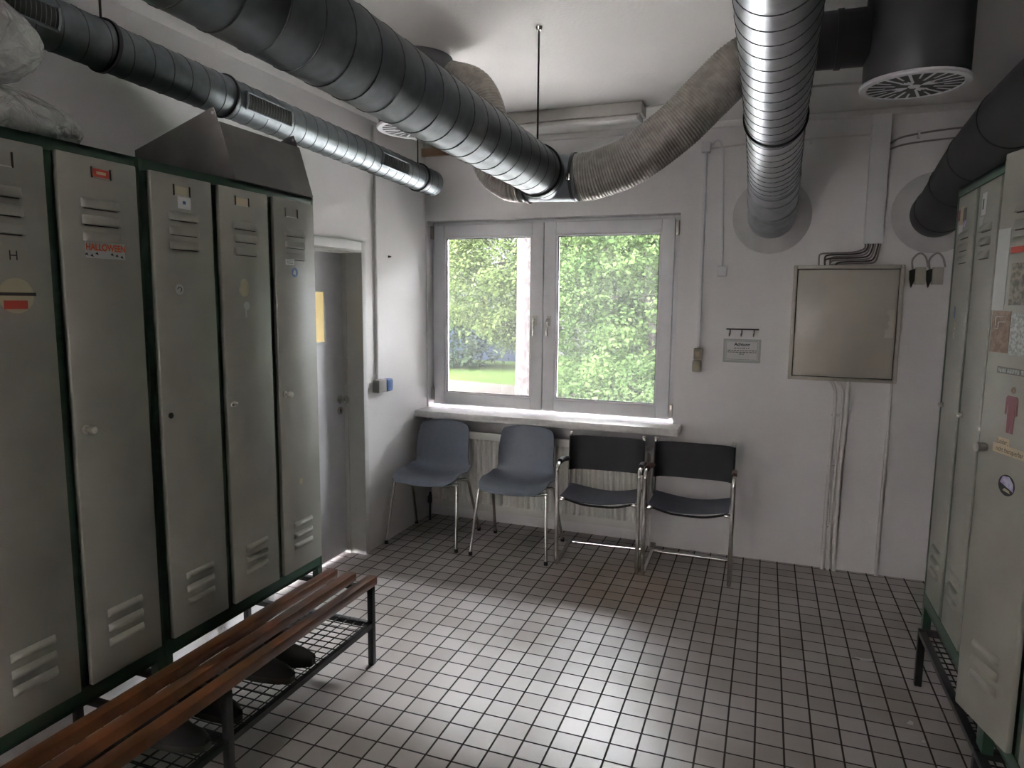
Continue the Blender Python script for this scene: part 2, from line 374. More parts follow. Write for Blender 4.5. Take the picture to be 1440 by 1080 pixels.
# door in the left wall
d1 = thing('door_1', (-.13, -1.285, 0), 'white door with a narrow lit pane, deep jamb, beside the end locker', 'door', kind='structure')
b = MB(); b.box(-.175, -.13, DY0 + .02, DY1 - .004, .012, 1.885, 'doorw', .003); lf = b.build('door_leaf', d1)
b = MB(); rect_frame(b, 0, 1, 0, 1, 0, 1, .1, 'casing') if False else None
b.box(-.132, -.122, -1.32, -1.035, 1.345, 1.36, 'casing').box(-.132, -.122, -1.32, -1.035, 1.65, 1.665, 'casing')
b.box(-.132, -.122, -1.05, -1.035, 1.345, 1.665, 'casing').box(-.132, -.122, -1.32, -1.305, 1.345, 1.665, 'casing')
pf = b.build('pane_frame', lf)
MB().box(-.131, -.127, -1.306, -1.049, 1.359, 1.651, 'glow').build('pane', lf)
b = MB(); b.lathe([(.026, 0), (.026, .006), (.011, .008), (.011, .03), (.022, .036), (.026, .048), (.022, .058), (.006, .06)], (-.13, -.905, .995), (1, 0, 0), 'chrome', 20)
b.build('door_knob', lf)
b = MB(); b.lathe([(.025, 0), (.025, .007), (.02, .008)], (-.13, -.905, .925), (1, 0, 0), 'chrome', 20).box(-.123, -.119, -.909, -.901, .912, .938, 'black')
b.build('lock_rosette', lf)
b = MB(); b.box(-.21, .012, DY1 - .003, DY1 + .002, 0, 1.9, 'jamb').box(-.21, .012, DY0 - .002, DY0 + .003, 0, 1.9, 'jamb').box(-.21, .012, DY0, DY1, DZ - .012, DZ, 'jamb')
b.box(-.122, -.10, DY1 - .012, DY1 - .002, 0, 1.885, 'jamb').build('jamb_lining', d1)
b = MB(); b.box(0, .013, DY1, DY1 + .042, 0, 1.952, 'casing', .003).box(0, .013, DY0 - .042, DY0, 0, 1.952, 'casing', .003).box(0, .013, DY0, DY1, DZ, 1.952, 'casing', .003)
b.build('door_casing', d1)
struct('wall_hall', MB().box(-1.2, -.9, -2.4, 0, 0, H, 'wall'))                                    # the passage behind the door

# ------------------------------------------------------------------ lockers
LX, LY0, LZ0, LZ1 = .5, -1.976, .3585, 2.032
def LK(side, y0):
    """local (n outward, u along from the window end towards the viewer, z) -> world"""
    if side == 'L': return Matrix(((1, 0, 0, LX), (0, -1, 0, y0), (0, 0, 1, 0), (0, 0, 0, 1)))
    return Matrix(((-1, 0, 0, 3.0), (0, -1, 0, y0), (0, 0, 1, 0), (0, 0, 0, 1)))
DW, PITCH = .247, .281
def carcass(X, root, n=3, foot=.3585):
    Wd = PITCH * n + .014; b = MB(); D = .46
    z0, z1 = .42, LZ1
    b.box(-D, 0, 0, .012, z0, z1, 'green', 0, X).box(-D, 0, Wd - .012, Wd, z0, z1, 'green', 0, X)
    b.box(-D, -D + .01, .012, Wd - .012, z0, z1, 'green', 0, X)
    b.box(-D, 0, .012, Wd - .012, z0, z0 + .012, 'green', 0, X).box(-D, 0, .012, Wd - .012, z1 - .012, z1, 'green', 0, X)
    for k in range(1, n): b.box(-D + .01, -.012, PITCH * k + .001, PITCH * k + .013, z0 + .012, z1 - .012, 'green', 0, X)
    b.build('body', root)
    b = MB()                                               # front frame
    b.box(-.03, 0, .012, Wd - .012, z0, z0 + .055, 'green', .002, X).box(-.03, 0, .012, Wd - .012, z1 - .034, z1, 'green', .002, X)
    for k in range(n + 1):
        u = PITCH * k + .007
        b.box(-.03, 0, max(u - .017, .0), min(u + .017, Wd), z0 + .055, z1 - .034, 'green', .002, X)
    b.build('front_frame', root)
    for u in (0, Wd - .03):
        for nn in (-.03, -D):
            MB().box(nn, nn + .03, u, u + .03, foot, z0, 'green', 0, X).build('foot', root)
    return z0
def louvre(b, X, u0, u1, z, m, dn=1):
    h = .026; rows = []; uu = [0, .02, .05, .09, .14, .25, .5, .75, .86, .91, .95, .98, 1]
    for t in (0, .12, .28, .45, .62, .78, .90, 1.0):       # pressed louvre: rounded ends; the upper ones open downwards
        row = []
        for k in uu:
            e = math.sqrt(max(0, 1 - max(0, abs(2 * k - 1) - .72) ** 2 / .28 ** 2))
            d = math.sin(t * math.pi / 2) ** .8 if dn > 0 else math.sin(t * math.pi) ** .7
            row.append((.0188 + .0125 * e * d, u0 + (u1 - u0) * k, z + (.5 - t) * h))
        rows.append(row)
    if dn > 0: rows.append([(.0186, p[1], p[2]) for p in rows[-1]])
    b.sheet(rows, .0008, m, X)
def door_geo(X, root, doorname='door', label=None, lower=True, ajar=None, zb=.478, zt=2.0):
    """door leaf in local door coords: n 0..018, u 0..DW, z"""
    b = MB(); b.box(.001, .019, 0, DW, zb, zt, 'locker', .004, X)
    for k in range(3): louvre(b, X, .065, .185, 1.872 - .046 * k, 'locker')
    for k in range(3): louvre(b, X, .065, .185, .672 - .046 * k, 'locker', -1)
    # dark strip for the shade in the slot below each upper louvre
    for k in range(3): b.box(.0188, .0194, .072, .178, 1.872 - .046 * k - .0170, 1.872 - .046 * k - .0135, 'dark', 0, X)
    o = b.build(doorname, root)
    return o
def knob(X, door, u=.032, z=1.232, kind='knob'):
    b = MB()
    if kind == 'knob':
        b.lathe([(.013, .019), (.013, .024), (.007, .026), (.007, .038), (.012, .042), (.0125, .05), (.009, .056), (.001, .058)], (0, u, z), (1, 0, 0), 'brass', 16, X)
    elif kind == 'hasp':
        b.lathe([(.010, .019), (.010, .026), (.006, .028), (.006, .034)], (0, u, z), (1, 0, 0), 'brass', 14, X)
        b.box(.03, .036, u - .006, u + .028, z - .007, z + .007, 'chrome', .003, X)
    else:
        b.lathe([(.010, .019), (.010, .0215), (.004, .0216)], (0, u, z), (1, 0, 0), 'black', 14, X)
    return b.build('lock_knob' if kind != 'hole' else 'lock_hole', door)
def plate(X, door, name, u0, u1, z0, z1, m, n=.0195, extra=None, label=None):
    b = MB(); b.box(n - .0008, n + .0006, u0, u1, z0, z1, m, 0, X)
    if extra: extra(b)
    o = b.build(name, door)
    if label: o['label'] = label
    return o
def holder(X, door, u0, u1, z0, z1, card=None, text=None):
    b = MB()
    b.box(.019, .0215, u0 - .004, u0, z0 - .004, z1 + .004, 'black', 0, X).box(.019, .0215, u1, u1 + .004, z0 - .004, z1 + .004, 'black', 0, X)
    b.box(.019, .0205, u0, u1, z0 - .004, z0 - .001, 'brass', 0, X)
    if card: b.box(.019, .0202, u0 + .002, u1 - .002, z0, z1, card, 0, X)
    if text: b.box(.0202, .0205, u0 + .012, u1 - .012, z0 + .007, z1 - .007, text, 0, X)
    return b.build('name_holder', door)
def disc(X, door, name, u, z, r, m, extra=None, label=None):
    b = MB(); b.lathe([(r, .0188), (r, .0201)], (0, u, z), (1, 0, 0), m, 24, X)
    if extra: extra(b)
    o = b.build(name, door)
    if label: o['label'] = label
    return o

# left run: unit by the door (three doors), unit nearer the viewer (three doors)
XL = LK('L', LY0)
la = thing('locker', (LX - .23, LY0 - .43, LZ0), 'beige three-door locker in green frame beside the white door, sheet-metal hood on top', 'locker')
carcass(XL, la)
def DXL(k): return XL @ Matrix.Translation((0, PITCH * k + .0235, 0))
def lu(k, u): return u - (PITCH * k + .0235)                # run coordinate -> door coordinate
RT, UP = (0, 1, 0), (0, 0, 1)                              # left lockers: reading direction is +Y? (towards the window)
doors = []
for k in range(3):
    X = DXL(k); d = door_geo(X, la); doors.append(d)
    knob(X, d, DW - .03, 1.230, ('knob', 'hasp', 'hole')[k])
d5, d4, d3 = doors
X = DXL(0)
holder(X, d5, lu(0, .133), lu(0, .202), 1.935, 1.962)
plate(X, d5, 'sticker', lu(0, .160), lu(0, .211), 1.744, 1.768, 'paper', label='small white label', extra=lambda b: [b.box(.0201, .0203, lu(0, .166) , lu(0, .205), z, z + .002, 'grey', 0, X) for z in (1.750, 1.756, 1.762)])
disc(X, d5, 'sticker', lu(0, .157), 1.716, .019, 'blue', label='round blue sticker', extra=lambda b: b.prism([(.0202, lu(0, .157) + p, 1.716 + q) for p, q in ((-.004, -.012), (.012, -.006), (.004, .012), (-.006, .004))], (.0004, 0, 0), 'pale', X))
disc(X, d5, 'paint_mark', lu(0, .155), .85, .013, 'stain', label='pale paint mark')
X = DXL(1)
holder(X, d4, lu(1, .410), lu(1, .473), 1.945, 1.968, 'cream')
b = MB()
for p, q, r in ((.444, 1.661, .02), (.447, 1.64, .024), (.437, 1.655, .014)): b.lathe([(r, .0189), (r, .0197 + r * .01)], (0, lu(1, p), q), (1, 0, 0), 'stain', 14, X)
b.lathe([(.016, .0189), (.016, .0198)], (0, lu(1, .437), 1.583), (1, 0, 0), 'pale', 12, X).box(.0189, .0196, lu(1, .445), lu(1, .437), 1.54, 1.575, 'pale', 0, X)
b.build('glue_residue', d4)
X = DXL(2)
holder(X, d3, lu(2, .683), lu(2, .744), 1.940, 1.966, 'stain')
plate(X, d3, 'sticker', lu(2, .679), lu(2, .732), 1.897, 1.935, 'paper', label='white paper tag', extra=lambda b: b.box(.0201, .0204, lu(2, .70), lu(2, .712), 1.912, 1.922, 'blue', 0, X))
disc(X, d3, 'sticker', lu(2, .742), 1.637, .017, 'pale', label='small round sticker', extra=lambda b: b.tube([(.0204, lu(2, .742) + .008 * math.cos(a), 1.637 + .008 * math.sin(a)) for a in [i * .5 for i in range(10)]], .0012, 'ink', 6, X=X))

YB = LY0 - (PITCH * 3 + .016)
XB = LK('L', YB)
lb = thing('locker', (LX - .23, YB - .43, LZ0), 'beige three-door locker with plastic bags on top, nearest on the left', 'locker')
carcass(XB, lb)
off = PITCH * 3 + .016
for k in range(3):
    X = XB @ Matrix.Translation((0, PITCH * k + .0235, 0)); d = door_geo(X, lb)
    v = lambda u: u - off - (PITCH * k + .0235)
    knob(X, d, DW - .03, 1.237, 'knob')
    if k == 0:
        holder(X, d, v(.974), v(1.028), 1.948, 1.970, 'red', 'cream')
        b = MB(); b.box(.0188, .0201, v(.938), v(1.062), 1.720, 1.766, 'pale', 0, X)
        for i in range(8):                                 # black splashes round the lettering
            u0 = v(.944 + i * .016); zz = 1.723 + (i % 3) * .003
            if i not in (3, 4): b.prism([(.0202, u0, zz), (.0202, u0 + .011, zz + .003), (.0202, u0 + .004, zz + .009)], (.0003, 0, 0), 'ink', X)
        b.text('HALLOWEEN', .0265, X @ Vector((.0207, v(1.0), 1.750)), (0, 1, 0), UP, 'orange', stretch=.80, bold=.035)
        o = b.build('sticker', d, recalc=False); o['label'] = 'pale sticker with jagged orange letters'
    if k == 1:
        holder(X, d, v(1.249), v(1.31), 1.935, 1.965)
        disc(X, d, 'sticker', v(1.262), 1.612, .045, 'stain', label='faded round sticker with dark bar', extra=lambda b: b.box(.0199, .0206, v(1.318), v(1.212), 1.612, 1.620, 'ink', 0, X).box(.0199, .0204, v(1.295), v(1.235), 1.578, 1.600, 'red', 0, X))
        b = MB(); b.text('H', .035, X @ Vector((.0195, v(1.262), 1.712)), (0, 1, 0), UP, 'ink'); b.build('letter', d, recalc=False)

# right run
YQ = -1.238
XRr = LK('R', YQ)
lc = thing('locker', (3.23, YQ - .43, .25), 'beige locker against the right wall whose narrow doors are shut, under the dark duct', 'locker')
def right_door(X, root, k, zb=.408, zt=2.028):
    b = MB(); b.box(.001, .019, .005 if k else 0, DW - (.005 if k else 0), zb, zt, 'locker', .004, X)
    for q in range(3): louvre(b, X, .065, .185, 1.875 - .046 * q, 'locker'); louvre(b, X, .065, .185, .632 - .046 * q, 'locker', -1)
    for q in range(3):
        b.box(.0188, .0194, .072, .178, 1.875 - .046 * q - .0170, 1.875 - .046 * q - .0135, 'dark', 0, X)  # dark strips for the shade in the louvre slots
    return b.build('door', root)
def carcass_r(X, root, n=3):
    Wd = PITCH * n + .014; b = MB(); D = .46; z0, z1 = .35, 2.065
    b.box(-D, 0, 0, .012, z0, z1, 'green', 0, X).box(-D, 0, Wd - .012, Wd, z0, z1, 'green', 0, X).box(-D, -D + .01, .012, Wd - .012, z0, z1, 'green', 0, X)
    b.box(-D, 0, .012, Wd - .012, z0, z0 + .012, 'green', 0, X).box(-D, 0, .012, Wd - .012, z1 - .012, z1, 'green', 0, X)
    for k in range(1, n): b.box(-D + .01, -.012, PITCH * k + .001, PITCH * k + .013, z0 + .012, z1 - .012, 'green', 0, X)
    b.build('body', root); b = MB()
    b.box(-.03, 0, .012, Wd - .012, z0, z0 + .055, 'green', .002, X).box(-.03, 0, .012, Wd - .012, z1 - .034, z1, 'green', .002, X)
    for k in range(n + 1):
        u = PITCH * k + .007; b.box(-.05, -.003 if 0 < k < n else -.001, max(u - .017, .0), min(u + .017, Wd), z0 + .055, z1 - .034, 'green', .002, X)
    b.build('front_frame', root)
    for u in (0, Wd - .03):
        for nn in (-.03, -D): MB().box(nn, nn + .03, u, u + .03, .25, z0, 'green', 0, X).build('foot', root)
carcass_r(XRr, lc)
for k in range(3):
    X = XRr @ Matrix.Translation((-.018, PITCH * k + .0235, 0)); d = right_door(X, lc, k + 1); v = lambda u: u - (PITCH * k + .0235)
    knob(X, d, .028, 1.212, 'hasp')
    if k == 0:
        b = MB()
        for u0, u1, z0, z1, m in ((.03, .075, 1.935, 1.975, 'pink'), (.07, .12, 1.915, 1.985, 'cream'), (.115, .155, 1.925, 1.975, 'grey'), (.06, .115, 1.885, 1.918, 'paper'), (.13, .158, 1.905, 1.928, 'purple')):
            b.box(.0188, .0199 + u0 * .004, v(u0) , v(u1), z0, z1, m, 0, X)
        o = b.build('sticker', d); o['label'] = 'patchwork of torn stickers'
        plate(X, d, 'sticker', v(.1), v(.118), 1.56, 1.605, 'blue', label='narrow blue sticker')
        b = MB()
        for z in (1.49, 1.50, 1.525, 1.54): b.lathe([(.010, .0189), (.010, .0198)], (0, v(.12) + (z * 70 % 1) * .006, z), (1, 0, 0), 'stain', 10, X)
        b.build('glue_residue', d)
    if k == 1:
        plate(X, d, 'sticker', v(.355), v(.405), 1.92, 1.995, 'paper', label='torn white paper strip', extra=lambda b: b.box(.0199, .0206, v(.365), v(.38), 1.94, 1.975, 'grey', 0, X))
        plate(X, d, 'sticker', v(.34), v(.385), 1.885, 1.915, 'pale')
YQ2 = YQ - (PITCH * 3 + .0145)
X2 = LK('R', YQ2)
ld = thing('locker', (3.23, YQ2 - .43, .25), 'beige locker at the right edge with an ajar door covered in stickers', 'locker')
carcass_r(X2, ld)
for k in (1, 2):
    X = X2 @ Matrix.Translation((-.018, PITCH * k + .0235, 0)); d = right_door(X, ld, k); knob(X, d, .028, 1.212, 'knob')
# the ajar door: hinge on the viewer's side
hg = X2 @ Vector((.001, .0235 + DW, 0)); ANG = math.atan2(.066, .238)
XA = Matrix.Translation(hg) @ Matrix.Rotation(ANG, 4, 'Z') @ Matrix(((-1, 0, 0, 0), (0, -1, 0, DW), (0, 0, 1, 0), (0, 0, 0, 1)))
d = right_door(XA, ld, 0); X = XA
b = MB(); b.lathe([(.011, .019), (.012, .024), (.012, .038), (.014, .040), (.014, .046), (.010, .049), (.001, .050)], (0, .035, 1.208), (1, 0, 0), 'knob', 18, X); b.build('lock_knob', d)
ax = lambda u, z, n=.0203: XA @ Vector((n, u, z))
rt = (XA.to_3x3() @ Vector((0, 1, 0)))
plate(X, d, 'sticker', .002, .056, 1.598, 1.822, 'pale', label='tall pale tape strip')
plate(X, d, 'sticker', .010, .091, 1.481, 1.596, 'brownp', label='brown bag-shaped sticker', extra=lambda b: b.tube(fillet([(.0204, .028, 1.555), (.0204, .026, 1.580), (.0204, .070, 1.580), (.0204, .072, 1.566), (.0204, .040, 1.566), (.0204, .040, 1.545), (.0204, .024, 1.548)], .006), .0011, 'pale', 6, X=X))
plate(X, d, 'sticker', .094, .160, 1.478, 1.592, 'silver', label='silver crumpled sticker')
plate(X, d, 'sticker', .074, .150, 1.612, 1.725, 'photo', label='dark photo print')
plate(X, d, 'sticker', .066, .150, 1.752, 1.778, 'red', n=.021, label='red strip below the louvres')
def strip_bars(b):
    random.seed(3); u = .060
    while u < .20:
        w = random.uniform(.004, .009); b.box(.0201, .0204, u, u + w, 1.4285, 1.4395, 'silver', 0, X); u += w + (.003 if random.random() < .75 else .009)
plate(X, d, 'sticker', .054, .205, 1.425, 1.443, 'grey', label='grey lettered strip', extra=strip_bars)
b = MB(); b.lathe([(.0095, .0189), (.0095, .0199)], (0, .132, 1.384), (1, 0, 0), 'brownp', 18, X)
b.prism([(.0189, p, q) for p, q in ((.106, 1.362), (.112, 1.368), (.150, 1.368), (.156, 1.362), (.158, 1.318), (.151, 1.315), (.150, 1.345), (.147, 1.345), (.146, 1.266), (.133, 1.266), (.131, 1.305), (.129, 1.266), (.117, 1.266), (.116, 1.345), (.113, 1.345), (.111, 1.315), (.104, 1.318))], (.001, 0, 0), 'pink', X)
o = b.build('sticker', d); o['label'] = 'faded red standing-figure pictogram'
b = MB(); b.box(.0188, .0199, .087, .137, 1.226, 1.250, 'cream', 0, X).box(.0188, .0199, .068, .215, 1.205, 1.230, 'cream', 0, X)
b.text('Leider,', .019, ax(.110, 1.238), rt, UP, 'ink', stretch=.85).text('nicht therapierbar', .0195, ax(.141, 1.217), rt, UP, 'ink', stretch=.82)
o = b.build('sticker', d, recalc=False); o['label'] = 'cream paper strip with two lines of writing'
b = MB()
pts = lambda s_: [(.0189, .142 + .035 * s_ * math.cos(a), 1.124 + .029 * s_ * math.sin(a)) for a in [i * math.pi / 12 for i in range(24)]]
b.prism(pts(1), (.0008, 0, 0), 'ink', X); b.prism([(.0196, .114, 1.128), (.0196, .172, 1.112), (.0196, .170, 1.134), (.0196, .152, 1.149), (.0196, .125, 1.147)], (.0007, 0, 0), 'purple', X)
b.prism([(.0196, .128, 1.108), (.0196, .160, 1.104), (.0196, .155, 1.112), (.0196, .135, 1.115)], (.0006, 0, 0), 'stain', X)
o = b.build('sticker', d); o['label'] = 'oval purple and black sticker'

# ------------------------------------------------------------------ bench in front of (and under) the left lockers
YE, YN = -1.935, -3.72
bn = thing('changing_bench', (.45, -2.83, 0), 'long bench with three brown wooden slats and mesh shoe shelf before the left lockers', 'bench')
for x0 in (.509, .607, .715):
    MB().box(x0, x0 + .047, YN, YE, .3585, .399, 'wood', .006).build('slat', bn)
for y in (YE - .035, -2.83, YN + .06):
    MB().box(.736, .762, y - .013, y + .013, 0, .358, 'black', .002).build('leg', bn)
    MB().box(.05, .076, y - .013, y + .013, 0, .3365, 'black', .002).build('leg', bn)
    MB().box(.05, .762, y - .013, y + .013, .337, .358, 'black', .002).build('cross_rail', bn)
    MB().box(.076, .736, y - .012, y + .012, .172, .196, 'black', .002).build('cross_rail', bn)
b = MB(); b.box(.738, .760, YN + .073, YE - .048, .175, .197, 'black').box(.42, .442, YN + .073, YE - .048, .175, .197, 'black').build('shelf_rail', bn)
b = MB()
y = YE - .06
while y > YN + .08: b.cyl((.43, y, .199), (.75, y, .199), .0025, 'black', 6); y -= .040
for i in range(7): b.cyl((.452 + i * .046, YE - .03, .1965), (.452 + i * .046, YN + .05, .1965), .0025, 'black', 6)
b.build('wire_mesh', bn)

# dark shoes on the shelf
def shoe_mesh(L=.27):
    out = []
    for t in [i / 14 for i in range(15)]:
        wd = .033 + .014 * math.sin(math.pi * min(1, t * 1.15)) - (.02 * max(0, t - .86) / .14); h = .148 - .012 * t if t < .40 else .143 - .078 * min(1, (t - .40) / .26) - .022 * max(0, (t - .75) / .25)
        if t < .05: wd *= .8
        out.append((t * L, wd, h))
    return out
def shoe(name, x, y, rz, label):
    b = MB(); s_ = shoe_mesh(); X = Matrix.Translation((x, y, .2015)) @ Matrix.Rotation(rz, 4, 'Z')
    rows = []
    for (l, wd, h) in s_:
        rows.append([(l, wd * math.cos(a) * (1 if math.sin(a) < .4 else .86), .022 + (h - .022) * max(0, math.sin(a)) ** .8) for a in [math.pi * k / 10 for k in range(11)]])
    b.sheet(rows, .004, 'shoe', X)
    root = thing(name, (x, y, .2015), label, 'shoe', 'dark shoes under the bench')
    b.build('upper', root)
    b = MB(); prof = [(l, wd * 1.06) for l, wd, h in s_]; pl_ = [(l, wd, 0) for l, wd in prof] + [(l, -wd, 0) for l, wd in prof[::-1]]
    b.prism(pl_, (0, 0, .022), 'shoesole', X); b.build('sole', root)
    b = MB()
    for k in range(4): b.cyl((.125 + k * .016, -.02, .088 - k * .008), (.125 + k * .016, .02, .09 - k * .008), .003, 'shoesole', 6, X)
    b.build('laces', root); return root
for i, (x, y, rz, lab) in enumerate(((.47, -2.40, .12, 'dark shoe on the bench shelf, farthest of the row, toe towards the room'),
                                     (.47, -2.50, .02, 'dark shoe on the bench shelf, second from the far end of the row'),
                                     (.46, -2.73, -.1, 'dark shoe on the bench shelf, third from the far end of the row'),
                                     (.47, -2.92, .05, 'dark shoe on the bench shelf, nearest of the row'))):
    shoe('work_shoe', x, y, rz, lab)

# low stand under the right lockers
rs = thing('locker_stand', (3.25, -2.1, 0), 'low black steel stand with wire shelf carrying the right lockers', 'stand')
for y in (YQ - .035, -2.10, -2.93):
    MB().box(2.985, 3.012, y - .013, y + .013, 0, .225, 'black', .002).build('leg', rs)
    MB().box(3.46, 3.487, y - .013, y + .013, 0, .225, 'black', .002).build('leg', rs)
    MB().box(2.985, 3.487, y - .013, y + .013, .225, .2495, 'black', .002).build('cross_rail', rs)
MB().box(2.985, 3.012, -2.917, YQ - .049, .226, .2485, 'black', .002).build('front_rail', rs)
b = MB(); y = YQ - .06
while y > -2.9: b.cyl((3.01, y, .235), (3.46, y, .235), .003, 'black', 6); y -= .045
for x in (3.06, 3.14, 3.22, 3.30, 3.38): b.cyl((x, YQ - .03, .231), (x, -2.92, .231), .003, 'black', 6)
b.build('wire_mesh', rs)

# ------------------------------------------------------------------ on top of the left lockers
b = MB(); y0, y1 = -2.428, -1.978; th = .004
A, B_, C_ = (.503, 2.035), (.440, 2.240), (.03, 2.165)
b.prism([(A[0], y0, A[1]), (A[0], y1, A[1]), (B_[0], y1, B_[1]), (B_[0], y0, B_[1])], (-.004, 0, -.0015), 'hood')
hd = thing('metal_hood', (.26, -2.2, 2.034), 'grey folded sheet-metal hood lying on the locker beside the door', 'hood')
b.build('front_sheet', hd)
for yy in (y0, y1 - th):
    b = MB(); b.prism([(A[0], yy, 2.0335), (A[0], yy, A[1]), (.416, yy, 2.290), (.400, yy, 2.287), (C_[0], yy, C_[1]), (C_[0], yy, 2.0335)], (0, th, 0), 'hood')
    b.lathe([(.006, -.001), (.006, .006)], (.412, yy, 2.272), (0, 1, 0), 'pale', 12); b.build('end_cheek', hd)

def blob(name, c, r, m, label, cat, seed, squash=None, amp=.24, n=3):
    rnd = random.Random(seed); bm = bmesh.new(); bmesh.ops.create_icosphere(bm, subdivisions=5, radius=1)
    ks = [(Vector((rnd.uniform(-1, 1), rnd.uniform(-1, 1), rnd.uniform(-1, 1))) * rnd.uniform(2, 16), rnd.uniform(0, 6.28), rnd.uniform(.3, 1)) for _ in range(26)]
    for v in bm.verts:
        p = v.co.copy(); d = sum(w / (1 + k.length * .3) * abs(math.sin(k.dot(p) + ph)) for k, ph, w in ks) / 3.2
        p = p * (1 - amp * .5 + amp * d)
        v.co = Vector((p.x * r[0], p.y * r[1], p.z * r[2])) + Vector(c)
        if squash is not None and v.co.z < squash: v.co.z = squash + (v.co.z - squash) * .02
    mb = MB(); mb.bm = bm; mb.mi(m)
    for f in bm.faces: f.smooth = True
    o = mb.build(name, None, org=(c[0], c[1], squash if squash else c[2]), ang=60); tag(o, label, cat, 'plastic bags on the left locker'); return o
blob('plastic_bag', (.30, -3.13, 2.085), (.16, .22, .085), 'bag', 'crumpled clear plastic bag lying flat on the left locker top', 'bag', 4, 2.036)
blob('plastic_bag', (.33, -3.20, 2.285), (.14, .165, .10), 'bag', 'puffed clear plastic bag on top of the flat bag, left edge', 'bag', 11, 2.188)

# ------------------------------------------------------------------ ducts
def helix(p0, p1, r, pitch, ph=0, n=28):
    p0, p1 = Vector(p0), Vector(p1); ax = (p1 - p0); L = ax.length; ax.normalize(); u = ax.orthogonal().normalized(); w = ax.cross(u); N = int(L / pitch * n)
    return [p0 + ax * (L * i / N) + (u * math.cos(ph + 2 * math.pi * i / n) + w * math.sin(ph + 2 * math.pi * i / n)) * r for i in range(N + 1)]
def spiral(root, p0, p1, r, pitch, m='galv', name='duct_pipe', seamr=.0022):
    MB().tube([Vector(p0).lerp(Vector(p1), t / 20) for t in range(21)], r, m, 48).build(name, root)
    MB().tube(helix(p0, p1, r, pitch), seamr, 'seam', 5).build('spiral_seam', root)
def clamp(root, p, ax, r, wdt=.018, rod=None, name='pipe_clamp'):
    p = Vector(p); ax = Vector(ax).normalized(); b = MB()
    b.lathe([(r, -wdt / 2), (r + .008, -wdt / 2), (r + .008, wdt / 2), (r, wdt / 2)], p, ax, 'black', 48, ring=True)
    o = b.build(name, root)
    if rod: MB().cyl((p.x, p.y, p.z + r + .004), (p.x, p.y, rod), .004, 'black', 8).lathe([(.014, 0), (.010, -.012), (.006, -.014)], (p.x, p.y, rod), (0, 0, 1), 'chrome', 12).build('hanging_rod', root)
# main supply duct with tee
dz = -.0144
def main(y): return Vector((1.41, y, 2.137 + dz * (y + 1.728)))
md = thing('spiral_duct', (1.41, -3.0, 2.15), 'large galvanised spiral duct across the ceiling ending in a tee above the window', 'duct')
spiral(md, main(-4.9), main(-1.66), .0975, .100)
clamp(md, main(-1.728), (0, 1, dz), .0985, .016, H - .001)
b = MB(); b.tube([main(-1.70), main(-1.59)], .0955, 'galv', 40); b.tube([(1.30, -1.57, 2.134), (1.545, -1.57, 2.128)], .0965, 'galv', 40); b.build('tee_piece', md)
for x in (1.318, 1.527): MB().lathe([(.0965, -.006), (.101, -.006), (.101, .006), (.0965, .006)], (x, -1.57, 2.131), (1, 0, 0), 'black', 40, ring=True).box(x - .01, x + .01, -1.68, -1.665, 2.10, 2.13, 'chrome', .002).build('hose_band', md)
# flexible hoses
def flexhose(pts, label, r=.098):
    P = bez(pts, 60); out = []; rs = []; acc = 0
    for i, p in enumerate(P):
        if i: acc += (p - P[i - 1]).length
        out.append(p); rs.append(r + .0015 * math.sin(acc / .011 * 2 * math.pi))
    o = MB().tube(out, rs, 'flex', 40).build('flexible_hose', None, org=pts[0], ang=75); return tag(o, label, 'hose')
flexhose([(1.2995, -1.57, 2.134), (1.235, -1.57, 2.145), (1.165, -1.565, 2.205), (1.125, -1.56, 2.32), (1.10, -1.56, 2.43), (1.045, -1.56, 2.525), (.935, -1.565, 2.565)], 'corrugated flexible hose curving up left from the duct tee')
flexhose([(1.5455, -1.57, 2.128), (1.63, -1.57, 2.140), (1.767, -1.57, 2.187), (1.936, -1.57, 2.301), (2.06, -1.57, 2.417), (2.175, -1.57, 2.515), (2.33, -1.57, 2.566), (2.44, -1.57, 2.568)], 'long corrugated flexible hose rising right from the duct tee past the spiral pipe')
